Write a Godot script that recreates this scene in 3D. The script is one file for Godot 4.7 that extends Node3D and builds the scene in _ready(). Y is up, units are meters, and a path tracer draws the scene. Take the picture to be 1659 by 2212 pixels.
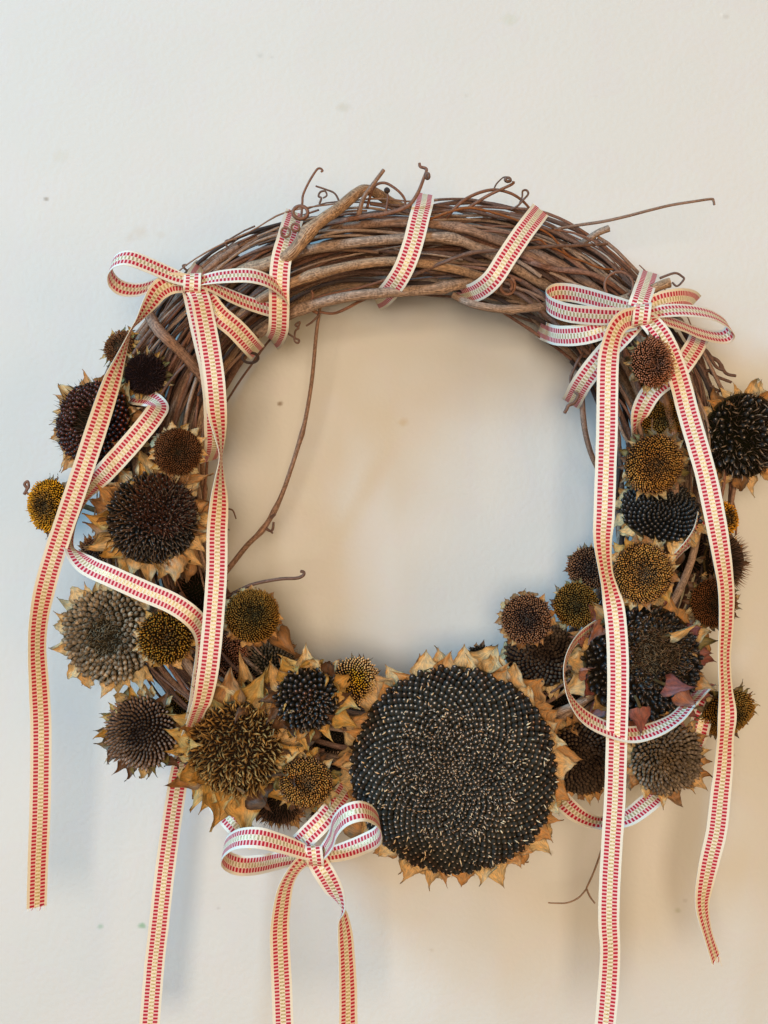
extends Node3D
# A dried sunflower wreath on a white wall. Wall front at z = 0, camera on +z. at(x, y, z) gives the point that stands
# z metres before the wall where the photograph (1659 x 2212 units) shows it.

const FOV := 50.0
const WIDE := 1659.0
const HIGH := 2212.0
const SHOT_HEIGHT := 0.756
const RIBBON_WIDTH := 0.0136
var eye := SHOT_HEIGHT / 2.0 / tan(deg_to_rad(FOV / 2.0))
var unit := SHOT_HEIGHT / HIGH
var rng := RandomNumberGenerator.new()
var noise := FastNoiseLite.new()
var taken := {}
var mats := {}
var forms := {}
var bract_forms := []

# ---------------------------------------------------------------- helpers
func at(x: float, y: float, z: float) -> Vector3:
	var k := (eye - z) / eye
	return Vector3((x - WIDE / 2.0) * unit * k, (HIGH / 2.0 - y) * unit * k, z)

func long(px: float, z: float) -> float:
	return px * unit * (eye - z) / eye

func srgb(r: float, g: float, b: float) -> Color:
	return Color(r / 255.0, g / 255.0, b / 255.0)

func lin(r: float, g: float, b: float) -> Color:
	return srgb(r, g, b).srgb_to_linear()

func numbered(called: String) -> String:
	var n: int = taken.get(called, -1) + 1
	taken[called] = n
	return called if n == 0 else "%s_%03d" % [called, n]

func thing(called: String, label: String, category: String, group := "", where := Transform3D.IDENTITY) -> Node3D:
	var o := Node3D.new()
	o.name = numbered(called)
	add_child(o, true)
	o.transform = where
	o.set_meta("label", label)
	o.set_meta("category", category)
	if group != "":
		o.set_meta("group", group)
	return o

func part(called: String, mesh: Mesh, mat: Material, parent: Node3D, where := Transform3D.IDENTITY, label := "") -> MeshInstance3D:
	var o := MeshInstance3D.new()
	o.name = called
	o.mesh = mesh
	o.material_override = mat
	o.transform = where
	if label != "":
		o.set_meta("label", label)
	parent.add_child(o, true)
	return o

func noise_image(size: int, freq: float, seed_: int, oct := 4) -> Image:
	var n := FastNoiseLite.new()
	n.seed = seed_
	n.frequency = freq
	n.fractal_octaves = oct
	return n.get_seamless_image(size, size)

func curve(ctrl: Array, per: int) -> Array:
	# Catmull-Rom through arrays of equal length
	var out := []
	var n := ctrl.size()
	for i in n - 1:
		var a: PackedFloat64Array = ctrl[maxi(i - 1, 0)]
		var b: PackedFloat64Array = ctrl[i]
		var c: PackedFloat64Array = ctrl[i + 1]
		var d: PackedFloat64Array = ctrl[mini(i + 2, n - 1)]
		for k in per:
			var t := float(k) / per
			var v := PackedFloat64Array()
			for j in b.size():
				v.append(0.5 * (2.0 * b[j] + (c[j] - a[j]) * t + (2.0 * a[j] - 5.0 * b[j] + 4.0 * c[j] - d[j]) * t * t + (3.0 * b[j] - a[j] - 3.0 * c[j] + d[j]) * t * t * t))
			out.append(v)
	out.append(ctrl[n - 1])
	return out

func array_mesh(v: PackedVector3Array, n: PackedVector3Array, uv: PackedVector2Array, idx: PackedInt32Array, col := PackedColorArray(), uv2 := PackedVector2Array()) -> ArrayMesh:
	var a := []
	a.resize(Mesh.ARRAY_MAX)
	a[Mesh.ARRAY_VERTEX] = v
	a[Mesh.ARRAY_NORMAL] = n
	a[Mesh.ARRAY_TEX_UV] = uv
	a[Mesh.ARRAY_INDEX] = idx
	if col.size():
		a[Mesh.ARRAY_COLOR] = col
	if uv2.size():
		a[Mesh.ARRAY_TEX_UV2] = uv2
	var m := ArrayMesh.new()
	m.add_surface_from_arrays(Mesh.PRIMITIVE_TRIANGLES, a)
	return m

func tube(p: PackedVector3Array, r: PackedFloat32Array, sides := 8, lumps := 0.0, seed_ := 0) -> ArrayMesh:
	var v := PackedVector3Array()
	var nn := PackedVector3Array()
	var uv := PackedVector2Array()
	var idx := PackedInt32Array()
	var side := Vector3.ZERO
	var run := 0.0
	var off := seed_ * 0.137
	for i in p.size():
		var t := (p[mini(i + 1, p.size() - 1)] - p[maxi(i - 1, 0)]).normalized()
		if i == 0:
			side = t.cross(Vector3(0.31, 0.22, 0.92)).normalized()
		else:
			run += p[i].distance_to(p[i - 1])
			side = (side - t * side.dot(t)).normalized()
		var up := side.cross(t)
		for k in sides + 1:
			var f := TAU * (k % sides) / sides
			var d := side * cos(f) + up * sin(f)
			var rr := r[i]
			if lumps > 0.0:
				rr *= 1.0 + lumps * noise.get_noise_3d(run * 900.0 + seed_ * 71.0, cos(f) * 22.0, sin(f) * 22.0)
			v.append(p[i] + d * rr)
			nn.append(d)
			uv.append(Vector2(float(k) / sides + off, run / 0.05 + off * 3.0))
	for i in p.size() - 1:
		for k in sides:
			var a := i * (sides + 1) + k
			var b := a + sides + 1
			idx.append_array([a, a + 1, b, b, a + 1, b + 1])
	for e in 2:
		var i := 0 if e == 0 else p.size() - 1
		var t := (p[0] - p[1]).normalized() if e == 0 else (p[i] - p[i - 1]).normalized()
		var c := v.size()
		v.append(p[i] + t * r[i] * 0.25)
		nn.append(t)
		uv.append(Vector2(0.5, 0.5))
		for k in sides + 1:
			v.append(v[i * (sides + 1) + k])
			nn.append(t)
			uv.append(Vector2(0.5 + 0.1 * k, 0.6))
		for k in sides:
			if e == 0:
				idx.append_array([c, c + 2 + k, c + 1 + k])
			else:
				idx.append_array([c, c + 1 + k, c + 2 + k])
	return array_mesh(v, nn, uv, idx)

func lathe(rings: Array, sides: int, smooth := true) -> ArrayMesh:
	# rings: [radius, y, Color, xoffset]; grows along +Y
	var v := PackedVector3Array()
	var nn := PackedVector3Array()
	var uv := PackedVector2Array()
	var col := PackedColorArray()
	var idx := PackedInt32Array()
	for i in rings.size():
		var g = rings[i]
		var lo = rings[maxi(i - 1, 0)]
		var hi = rings[mini(i + 1, rings.size() - 1)]
		var dr: float = hi[0] - lo[0]
		var dy: float = hi[1] - lo[1]
		for k in sides:
			var f := TAU * k / sides
			v.append(Vector3(cos(f) * g[0] + (g[3] if g.size() > 3 else 0.0), g[1], sin(f) * g[0]))
			nn.append(Vector3(cos(f) * dy, -dr, sin(f) * dy).normalized() if absf(dy) + absf(dr) > 1e-9 else Vector3.UP)
			uv.append(Vector2(float(k) / sides, g[1]))
			col.append(g[2])
	for i in rings.size() - 1:
		for k in sides:
			var a := i * sides + k
			var b := i * sides + (k + 1) % sides
			idx.append_array([a, b, a + sides, b, b + sides, a + sides])
	return array_mesh(v, nn, uv, idx, col)

# ---------------------------------------------------------------- materials
func make_materials() -> void:
	# bark: streaks along the stick
	var w := 96
	var h := 512
	var bark := Image.create(w, h, false, Image.FORMAT_RGB8)
	var relief := Image.create(w, h, false, Image.FORMAT_RGB8)
	var n := FastNoiseLite.new()
	n.seed = 4
	n.frequency = 1.0
	for y in h:
		for x in w:
			var f := TAU * x / w
			var g := TAU * y / h
			var s := n.get_noise_3d(cos(f) * 5.0, sin(f) * 5.0, cos(g) * 2.2 + sin(g) * 1.1)
			var fine := n.get_noise_3d(cos(f) * 13.0 + 40.0, sin(f) * 13.0, sin(g) * 4.0 + cos(g * 2.0) * 2.0)
			var blot := n.get_noise_3d(cos(f) * 1.2, sin(f) * 1.2 + 80.0, cos(g) * 3.0 + sin(g) * 5.0)
			var q := clampf(0.80 + 0.34 * s + 0.34 * fine + 0.22 * blot, 0.25, 1.0)
			bark.set_pixel(x, y, Color(q, q * (0.97 + 0.03 * blot), q * (0.94 + 0.06 * blot)))
			var hh := clampf(0.5 + 0.5 * s + 0.6 * fine, 0.0, 1.0)
			relief.set_pixel(x, y, Color(hh, hh, hh))
	var bark_tex := ImageTexture.create_from_image(bark)
	relief.convert(Image.FORMAT_RGBA8)
	relief.bump_map_to_normal_map(3.0)
	var bark_bump := ImageTexture.create_from_image(relief)
	var tints := {"bark_grey": [192, 164, 144], "bark_brown": [176, 140, 118], "bark_tan": [198, 162, 130], "bark_dark": [136, 104, 90], "bark_red": [160, 114, 92], "bark_orange": [170, 104, 50], "bark_black": [70, 52, 46], "stem_grey": [120, 112, 96], "stem_olive": [118, 104, 66]}
	for k in tints:
		var m := StandardMaterial3D.new()
		var c: Array = tints[k]
		m.albedo_color = srgb(c[0], c[1], c[2])
		m.albedo_texture = bark_tex
		m.roughness = 0.72
		m.normal_enabled = true
		m.normal_texture = bark_bump
		m.normal_scale = 0.8
		mats[k] = m
	# dried bract: lengthwise veins, blotches, darker margin and tip
	var leaf_texs := []
	for kind in 3:
		var im := Image.create(96, 160, false, Image.FORMAT_RGB8)
		var ln := FastNoiseLite.new()
		ln.seed = 20 + kind
		ln.frequency = 1.0
		for y in 160:
			for x in 96:
				var u := x / 95.0 * 2.0 - 1.0
				var t := y / 159.0
				var fan := u / (1.15 - 0.75 * t)
				var vein := ln.get_noise_2d(fan * 11.0, t * 1.5)
				var cross := ln.get_noise_2d(u * 9.0 + 30.0, t * 16.0)
				var blot := ln.get_noise_2d(u * 2.2 + 9.0, t * 3.1 + 5.0)
				var spot := ln.get_noise_2d(u * 14.0 + 70.0, t * 20.0 + 5.0)
				var q := 0.86 + 0.22 * vein + 0.10 * cross + 0.28 * blot
				var edge := clampf((absf(u) - 0.82) / 0.18, 0.0, 1.0)
				q -= 0.22 * edge + (0.35 if kind == 1 else 0.12) * clampf((t - 0.7) / 0.3, 0.0, 1.0)
				q *= 0.45 if spot > 0.62 else 1.0
				q = clampf(q, 0.15, 1.0)
				var warm := clampf(0.5 + blot * (1.6 if kind == 2 else 0.9), 0.0, 1.0)
				im.set_pixel(x, y, Color(q, q * lerpf(1.0, 0.90, warm), q * lerpf(1.0, 0.76, warm)))
		leaf_texs.append(ImageTexture.create_from_image(im))
	var leaf_tints := {
		"tan": [226, 194, 144], "straw": [234, 208, 160], "orange": [210, 164, 110], "brown": [168, 128, 86], "umber": [112, 82, 60], "olive": [206, 172, 100], "gilt": [216, 176, 104], "moss": [128, 122, 78],
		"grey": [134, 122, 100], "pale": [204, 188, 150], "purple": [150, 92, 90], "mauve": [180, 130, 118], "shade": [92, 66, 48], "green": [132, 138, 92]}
	var i := 0
	for k in leaf_tints:
		var m := StandardMaterial3D.new()
		var c: Array = leaf_tints[k]
		m.albedo_color = srgb(c[0], c[1], c[2])
		m.albedo_texture = leaf_texs[i % 3]
		m.roughness = 0.62
		m.cull_mode = BaseMaterial3D.CULL_DISABLED
		m.backlight_enabled = true
		m.backlight = Color(0.22, 0.2, 0.16)
		mats[k] = m
		i += 1
	for k in ["grain", "shiny", "soft"]:
		var m := StandardMaterial3D.new()
		m.vertex_color_use_as_albedo = true
		m.roughness = {"grain": 0.8, "shiny": 0.4, "soft": 0.95}[k]
		m.metallic_specular = 0.4 if k == "shiny" else 0.25
		mats[k] = m
	for k in {"seed_black": 0, "seed_coal": 1, "seed_brown": 2, "seed_grey": 3}:
		var m := StandardMaterial3D.new()
		m.vertex_color_use_as_albedo = true
		m.albedo_color = {"seed_black": srgb(205, 200, 200), "seed_coal": srgb(255, 250, 250), "seed_brown": srgb(240, 205, 185), "seed_grey": srgb(235, 238, 245)}[k]
		m.roughness = 0.7
		m.metallic_specular = 0.25
		mats[k] = m
	make_ribbon_material()

func make_ribbon_material() -> void:
	var w := 80
	var h := 192      # 12 periods of 16
	var im := Image.create(w, h, false, Image.FORMAT_RGB8)
	var orm := Image.create(w, h, false, Image.FORMAT_RGB8)
	var bump := Image.create(w, h, false, Image.FORMAT_RGBA8)
	var r := RandomNumberGenerator.new()
	r.seed = 77
	for y in h:
		var ph := y % 16
		for x in w:
			var u := (x + 0.5) / w
			var c := srgb(246, 240, 224)
			var rough := 0.7
			var metal := 0.0
			var hh := 0.55 + 0.25 * sin(TAU * (y + 0.5) / 5.333)          # ribs of the weave
			var red := (u > 0.12 and u < 0.345) or (u > 0.625 and u < 0.85)
			var gold := u > 0.36 and u < 0.60
			var thread := 0.9 + 0.1 * sin(TAU * u * 26.0)
			if red:
				if ph < 9:
					c = srgb(186, 4, 44) * (0.86 + 0.14 * thread + r.randf_range(-0.05, 0.05))
					hh += 0.2
				else:
					c = srgb(240, 212, 206) if (x % 3) > 0 else srgb(218, 150, 152)
			elif gold:
				if ph >= 8:
					var q := r.randf()
					c = srgb(194, 172, 120) if q > 0.5 else (srgb(248, 238, 204) if q > 0.2 else srgb(136, 114, 70))
					metal = 0.35
					rough = 0.36
					hh += 0.3 * r.randf()
				else:
					c = srgb(244, 237, 219) if (x % 3) > 0 else srgb(226, 212, 182)
			elif u > 0.3 and u < 0.66:
				c = srgb(240, 226, 206)
			else:
				var lum := 0.95 + 0.05 * sin(TAU * (y + 0.5) / 5.333)
				c = Color(c.r * lum, c.g * lum, c.b * lum)
			c.a = 1.0
			im.set_pixel(x, y, c)
			orm.set_pixel(x, y, Color(1.0, rough, metal))
			bump.set_pixel(x, y, Color(hh, hh, hh))
	bump.bump_map_to_normal_map(2.0)
	var m := ORMMaterial3D.new()
	m.albedo_texture = ImageTexture.create_from_image(im)
	m.orm_texture = ImageTexture.create_from_image(orm)
	m.normal_enabled = true
	m.normal_texture = ImageTexture.create_from_image(bump)
	m.normal_scale = 0.6
	m.cull_mode = BaseMaterial3D.CULL_DISABLED
	m.backlight_enabled = true
	m.backlight = Color(0.16, 0.15, 0.13)
	mats["ribbon"] = m
	for k in {"thread_cream": 0, "thread_red": 1}:
		var t := StandardMaterial3D.new()
		t.albedo_color = srgb(238, 228, 208) if k == "thread_cream" else srgb(190, 40, 70)
		t.roughness = 0.9
		mats[k] = t

# ---------------------------------------------------------------- the wall
func build_wall() -> void:
	var size := 2.6
	var px := 2048
	var im := Image.create(px, px, false, Image.FORMAT_RGB8)
	var n := FastNoiseLite.new()
	n.seed = 9
	n.frequency = 0.006
	n.fractal_octaves = 4
	for y in px:
		for x in px:
			var q := 0.842 + 0.010 * n.get_noise_2d(x, y)
			im.set_pixel(x, y, Color(q, q * 0.998, q * 0.985))
	# marks: [x, y (photo), radius in mm, colour, strength]
	var marks := [[98, 428, 1.6, srgb(150, 142, 132), 0.7], [305, 1998, 2.4, srgb(110, 160, 118), 0.6], [215, 1999, 2.0, srgb(120, 165, 128), 0.35], [322, 2002, 1.2, srgb(110, 160, 118), 0.4],
		[602, 870, 1.8, srgb(128, 110, 92), 0.75], [1188, 1840, 1.6, srgb(150, 140, 120), 0.3], [1462, 1965, 2.0, srgb(150, 155, 120), 0.28], [1478, 1944, 1.4, srgb(140, 132, 118), 0.2],
		[740, 230, 4.0, srgb(190, 186, 172), 0.35], [300, 500, 5.0, srgb(205, 196, 182), 0.35], [278, 512, 3.0, srgb(200, 190, 176), 0.3], [346, 505, 3.0, srgb(205, 196, 182), 0.3], [130, 335, 5.0, srgb(205, 200, 186), 0.3],
		[560, 118, 2.0, srgb(178, 178, 172), 0.35], [585, 121, 1.4, srgb(182, 182, 176), 0.3], [1566, 34, 2.2, srgb(186, 184, 178), 0.4], [1556, 30, 1.2, srgb(240, 240, 236), 0.5], [1040, 470, 1.2, srgb(176, 172, 164), 0.4], [388, 1000, 1.0, srgb(160, 150, 140), 0.4], [1005, 205, 1.2, srgb(188, 186, 178), 0.35], [470, 1960, 1.2, srgb(170, 165, 158), 0.4], [930, 2050, 1.4, srgb(178, 168, 152), 0.3], [150, 1330, 1.0, srgb(176, 174, 170), 0.4],
		[1580, 1630, 1.2, srgb(120, 90, 60), 0.5], [870, 910, 3.0, srgb(196, 178, 150), 0.4], [1100, 40, 5.0, srgb(196, 200, 180), 0.3]]
	for k in marks:
		var c := at(k[0], k[1], 0.0)
		var cx := (c.x / size + 0.5) * px
		var cy := (0.5 - c.y / size) * px
		var rad: float = k[2] * 0.001 / size * px
		for y in range(int(cy - rad * 2.5), int(cy + rad * 2.5) + 2):
			for x in range(int(cx - rad * 2.5), int(cx + rad * 2.5) + 2):
				var d := Vector2(x - cx, (y - cy) * 1.3).length() / rad + 0.5 * n.get_noise_2d(x * 40.0, y * 40.0)
				var a: float = k[4] * clampf(1.5 - d, 0.0, 1.0)
				im.set_pixel(x, y, im.get_pixel(x, y).lerp(k[3], a))
	var m := StandardMaterial3D.new()
	m.detail_enabled = true
	m.detail_blend_mode = BaseMaterial3D.BLEND_MODE_MUL
	m.detail_uv_layer = BaseMaterial3D.DETAIL_UV_2
	m.detail_albedo = ImageTexture.create_from_image(im)
	m.uv1_scale = Vector3(9, 9, 9)
	m.roughness = 0.62
	m.metallic_specular = 0.3
	# roller stipple
	var a := noise_image(512, 0.10, 3, 3)
	var b := noise_image(512, 0.011, 8, 3)
	a.convert(Image.FORMAT_RGBA8)
	b.convert(Image.FORMAT_RGBA8)
	for y in 512:
		for x in 512:
			var q := a.get_pixel(x, y).r * 0.5 + b.get_pixel(x, y).r * 0.5
			a.set_pixel(x, y, Color(q, q, q))
	a.bump_map_to_normal_map(4.0)
	m.normal_enabled = true
	m.normal_texture = ImageTexture.create_from_image(a)
	m.normal_scale = 0.13
	var s := size / 2.0
	var v := PackedVector3Array([Vector3(-s, s, 0), Vector3(s, s, 0), Vector3(s, -s, 0), Vector3(-s, -s, 0)])
	var nn := PackedVector3Array([Vector3.BACK, Vector3.BACK, Vector3.BACK, Vector3.BACK])
	var uv := PackedVector2Array([Vector2(0, 0), Vector2(1, 0), Vector2(1, 1), Vector2(0, 1)])
	var front := array_mesh(v, nn, uv, PackedInt32Array([0, 1, 2, 0, 2, 3]), PackedColorArray(), uv)
	var wall := MeshInstance3D.new()
	wall.name = "wall"
	wall.mesh = front
	wall.material_override = m
	wall.set_meta("kind", "structure")
	wall.set_meta("label", "white painted plaster wall with faint marks behind the wreath")
	add_child(wall, true)
	var body := BoxMesh.new()
	body.size = Vector3(size, size, 0.12)
	var bm := StandardMaterial3D.new()
	bm.albedo_color = srgb(225, 222, 216)
	var core := MeshInstance3D.new()
	core.name = "wall_core"
	core.mesh = body
	core.material_override = bm
	core.position = Vector3(0, 0, -0.064)
	wall.add_child(core, true)

# ---------------------------------------------------------------- grapevine
var wreath: Node3D

func ring_point(a: float, u: float, w: float) -> Vector3:
	# a: angle round the ring, u: -1 inside .. 1 outside, w: -1 back .. 1 front
	var r := 526.0 + 38.0 * absf(cos(a)) + 15.0 * absf(sin(2.0 * a)) + (104.0 + 26.0 * absf(cos(a))) * u
	var z := 0.036 + 0.029 * w
	return at(888.0 + r * cos(a), 1066.0 - r * sin(a), z)

func vine_loop(i: int, a0: float, span: float, u0: float, w0: float, r: float, mat: String, loose := 0.1, called := "vine") -> void:
	var p := PackedVector3Array()
	var rr := PackedFloat32Array()
	var steps := int(span / 0.035)
	var b0 := atan2(w0, u0)
	var q := sqrt(u0 * u0 + w0 * w0)
	var twist := rng.randf_range(-0.55, 0.55)
	var knots := []
	var s := rng.randf_range(0.05, 0.3)
	while s < span:
		knots.append(s)
		s += rng.randf_range(0.16, 0.34)
	for k in steps + 1:
		var t := float(k) / steps
		var a := a0 + span * t
		var b := b0 + twist * span * t + 0.5 * noise.get_noise_2d(a * 26.0, i * 37.0)
		var qq := q * (1.0 + 0.22 * noise.get_noise_2d(a * 34.0, i * 53.0 + 900.0)) + loose * noise.get_noise_2d(a * 60.0, i * 11.0 + 400.0)
		var u := qq * cos(b)
		var w := clampf(qq * sin(b), -1.0, 1.1)
		p.append(ring_point(a, u, w))
		var g := 0.0
		for kn in knots:
			g += exp(-pow((span * t - kn) / 0.014, 2.0))
		rr.append(r * lerpf(1.0, 0.72, t) * (1.0 + 0.26 * g))
	part(called, tube(p, rr, 9 if r > 0.0022 else 6, 0.10, i), mats[mat], wreath)

func stick(pts: Array, r0: float, r1: float, mat: String, called := "vine", knots: Array = [], wob := 0.0) -> void:
	# pts: [x, y, z]
	var ctrl := []
	for q in pts:
		var c := at(q[0], q[1], q[2])
		ctrl.append(PackedFloat64Array([c.x, c.y, c.z]))
	var cv := curve(ctrl, 8)
	var p := PackedVector3Array()
	var rr := PackedFloat32Array()
	for k in cv.size():
		var t := float(k) / (cv.size() - 1)
		var v := Vector3(cv[k][0], cv[k][1], cv[k][2])
		if wob > 0.0:
			v += Vector3(noise.get_noise_2d(t * 300.0, pts[0][0]), noise.get_noise_2d(t * 300.0, pts[0][1] + 500.0), 0.0) * wob
		p.append(v)
		var g := 0.0
		for kn in knots:
			g += exp(-pow((t - kn) / 0.03, 2.0))
		rr.append(lerpf(r0, r1, t) * (0.86 if r0 > 0.002 else 1.0) * (1.0 + 0.3 * g))
	part(called, tube(p, rr, 10 if r0 > 0.003 else 6, 0.10 if r0 > 0.002 else 0.0, taken.size() + int(pts[0][0])), mats[mat], wreath)

func coil(x: float, y: float, z: float, rx: float, ry: float, turns: float, mat: String, r := 0.0007, a0 := 0.0, shrink := 0.25) -> void:
	var p := PackedVector3Array()
	var rr := PackedFloat32Array()
	var n := int(turns * 18)
	for k in n + 1:
		var t := float(k) / n
		var a := a0 + TAU * turns * t
		var q := 1.0 - shrink * t
		p.append(at(x + rx * q * cos(a), y + ry * q * sin(a), z + 0.004 * t))
		rr.append(r)
	part("tendril", tube(p, rr, 6), mats[mat], wreath)

func build_wreath() -> void:
	wreath = thing("grapevine_wreath", "brown grapevine wreath of twisted bare sticks and curly tendrils hung on the white wall", "wreath")
	var thick := ["bark_grey", "bark_brown", "bark_tan", "bark_brown", "bark_grey", "bark_dark"]
	var thin := ["bark_dark", "bark_red", "bark_brown", "bark_dark", "bark_black", "bark_red", "bark_grey"]
	# the stout canes
	for i in 26:
		var q := sqrt((i + 0.5) / 26.0)
		var b := i * 2.39996 + 0.4
		vine_loop(i, rng.randf_range(0.0, TAU), rng.randf_range(2.0, 4.4), q * cos(b) * 0.98, q * sin(b) * 0.95, long(rng.randf_range(7.5, 12.0), 0.05), thick[i % 6])
	# finer canes woven between
	for i in 96:
		var q := sqrt((i + 0.5) / 96.0)
		var b := i * 2.39996 + 1.1
		vine_loop(100 + i, rng.randf_range(0.0, TAU), rng.randf_range(1.2, 3.4), q * cos(b) * 1.06, q * sin(b) * 1.02, long(rng.randf_range(3.0, 6.6), 0.05), thin[i % 7], 0.16)
	# thin stray shoots at the outer rim
	for i in 60:
		vine_loop(300 + i, rng.randf_range(-0.3, PI + 0.5), rng.randf_range(0.35, 1.1), rng.randf_range(0.3, 1.0), rng.randf_range(-0.2, 1.0), long(rng.randf_range(1.5, 2.8), 0.05), thin[(i * 3) % 7], 0.3, "shoot")
	# fine stems lying over the front of the upper arch
	for i in 60:
		vine_loop(500 + i, rng.randf_range(-0.2, PI), rng.randf_range(0.5, 1.3), rng.randf_range(-0.75, 0.85), rng.randf_range(0.55, 1.05), long(rng.randf_range(2.0, 5.5), 0.06), ["bark_red", "bark_brown", "bark_dark", "bark_grey"][i % 4], 0.3)
	# the canes one can follow by eye
	stick([[470, 640, 0.04], [520, 590, 0.062], [575, 572, 0.074], [627, 549, 0.082], [667, 500, 0.084], [700, 472, 0.082], [729, 452, 0.078], [772, 417, 0.066], [795, 411, 0.058], [818, 420, 0.05], [850, 440, 0.042], [920, 470, 0.03]], long(18, 0.07), long(12, 0.05), "bark_tan", "vine", [0.36])
	stick([[770, 475, 0.066], [775, 462, 0.07], [785, 428, 0.072], [806, 398, 0.072], [829, 367, 0.07]], long(6.5, 0.07), long(5, 0.07), "bark_brown", "branch_stub", [0.3])
	stick([[318, 672, 0.07], [344, 715, 0.079], [390, 760, 0.08], [422, 796, 0.076], [444, 828, 0.07], [456, 880, 0.055], [452, 950, 0.04]], long(15, 0.08), long(12, 0.05), "bark_brown", "vine", [0.85])
	stick([[1250, 668, 0.05], [1311, 654, 0.066], [1347, 646, 0.075], [1395, 630, 0.08], [1432, 615, 0.081], [1447, 611, 0.081]], long(10, 0.07), long(12.5, 0.08), "bark_tan", "branch_stub")
	stick([[1230, 545, 0.04], [1265, 520, 0.046], [1293, 502, 0.05], [1316, 493, 0.052]], long(8, 0.05), long(9, 0.05), "bark_grey", "branch_stub")
	stick([[980, 638, 0.062], [1015, 655, 0.07], [1060, 665, 0.072], [1105, 668, 0.07], [1160, 664, 0.064], [1230, 662, 0.05], [1300, 700, 0.03]], long(9, 0.07), long(13, 0.07), "bark_grey", "vine", [0.5])
	stick([[560, 720, 0.05], [640, 672, 0.066], [730, 645, 0.072], [830, 632, 0.073], [930, 625, 0.072], [1000, 612, 0.066], [1060, 600, 0.05]], long(13, 0.07), long(14, 0.07), "bark_grey", "vine", [0.2, 0.72])
	stick([[430, 800, 0.04], [500, 700, 0.06], [590, 630, 0.073], [700, 588, 0.078], [820, 566, 0.078], [930, 572, 0.076], [1040, 598, 0.066], [1120, 640, 0.045]], long(13, 0.07), long(11, 0.07), "bark_tan", "vine", [0.4])
	stick([[560, 600, 0.05], [640, 548, 0.066], [740, 528, 0.074], [860, 516, 0.077], [968, 514, 0.077], [1040, 540, 0.072], [1130, 590, 0.06], [1220, 640, 0.045]], long(13, 0.07), long(12, 0.07), "bark_grey", "vine", [0.58])
	stick([[700, 500, 0.05], [800, 484, 0.064], [900, 482, 0.07], [990, 492, 0.072], [1060, 515, 0.07], [1140, 550, 0.064], [1250, 620, 0.05]], long(11, 0.07), long(11, 0.07), "bark_brown", "vine", [0.5])
	stick([[880, 600, 0.07], [955, 568, 0.079], [1016, 547, 0.081], [1080, 541, 0.08], [1180, 533, 0.076], [1250, 530, 0.07], [1312, 527, 0.06]], long(4.6, 0.08), long(3.6, 0.07), "bark_dark", "vine", [0.32])
	stick([[1130, 560, 0.06], [1190, 580, 0.07], [1270, 590, 0.074], [1330, 620, 0.07], [1400, 680, 0.05]], long(8, 0.07), long(6, 0.06), "bark_red", "vine", [0.4])
	stick([[1256, 800, 0.04], [1258, 877, 0.046], [1266, 942, 0.048], [1285, 1000, 0.046], [1320, 1060, 0.04]], long(9, 0.05), long(7, 0.05), "bark_brown")
	# orange shoot
	stick([[915, 480, 0.07], [928, 474, 0.074], [973, 457, 0.076], [1016, 449, 0.076], [1071, 461, 0.074], [1120, 477, 0.072], [1185, 505, 0.07], [1226, 551, 0.068], [1259, 564, 0.068], [1301, 580, 0.066], [1345, 582, 0.06]], long(3, 0.07), long(2.2, 0.07), "bark_orange", "shoot")
	stick([[1145, 520, 0.07], [1166, 518, 0.074], [1182, 530, 0.075], [1215, 545, 0.072], [1240, 562, 0.066]], long(2.6, 0.07), long(2, 0.07), "bark_orange", "shoot")
	# tendrils along the top
	var z := 0.06
	stick([[640, 500, z], [650, 470, z], [653, 438, z], [655, 420, z], [668, 392, z], [684, 367, z], [692, 364, z], [697, 369, z], [693, 371, z]], 0.0009, 0.0007, "bark_red", "tendril")
	coil(649, 459, 0.078, 17, 15, 2.4, "bark_red", 0.0011, 0.3, 0.12)
	coil(617, 502, 0.083, 10, 11, 1.2, "bark_red", 0.0008, 2.0, 0.1)
	coil(638, 491, 0.084, 9, 9, 1.3, "bark_red", 0.0008, 0.0, 0.1)
	stick([[682, 402, z], [703, 409, z], [723, 418, z], [733, 438, z], [730, 452, z]], 0.0007, 0.0008, "bark_dark", "tendril")
	stick([[690, 440, z], [694, 428, z], [688, 424, z], [692, 415, z], [702, 413, z], [706, 422, z], [698, 428, z]], 0.0008, 0.0006, "bark_dark", "tendril")
	stick([[793, 448, z], [807, 405, z], [830, 395, z], [856, 409, z], [873, 428, z], [874, 446, z], [860, 443, z]], 0.0010, 0.0008, "bark_red", "tendril")
	stick([[832, 462, z], [838, 431, z], [836, 414, z], [833, 410, z]], 0.0009, 0.0007, "bark_red", "tendril")
	coil(836, 411, z, 4, 4, 1.5, "bark_black", 0.0010)
	stick([[654, 489, 0.05], [720, 481, 0.062], [778, 469, 0.072], [843, 459, 0.076], [882, 444, 0.078], [902, 418, 0.078], [915, 386, 0.076], [921, 366, 0.074], [908, 360, 0.073], [906, 352, 0.073]], 0.0019, 0.0009, "bark_red", "tendril")
	coil(923, 380, 0.074, 4, 6, 2.2, "bark_dark", 0.0011)
	stick([[965, 470, 0.06], [983, 449, 0.066], [1006, 430, 0.066], [1039, 415, 0.064], [1071, 410, 0.062], [1104, 418, 0.06], [1130, 435, 0.056], [1150, 458, 0.05]], 0.0012, 0.0010, "bark_red", "tendril")
	stick([[1013, 448, 0.064], [1055, 422, 0.066], [1104, 399, 0.066], [1109, 392, 0.066]], 0.0012, 0.0009, "bark_red", "tendril")
	coil(1097, 388, 0.066, 7, 5, 2.6, "bark_dark", 0.0009, 0.2, 0.4)
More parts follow.
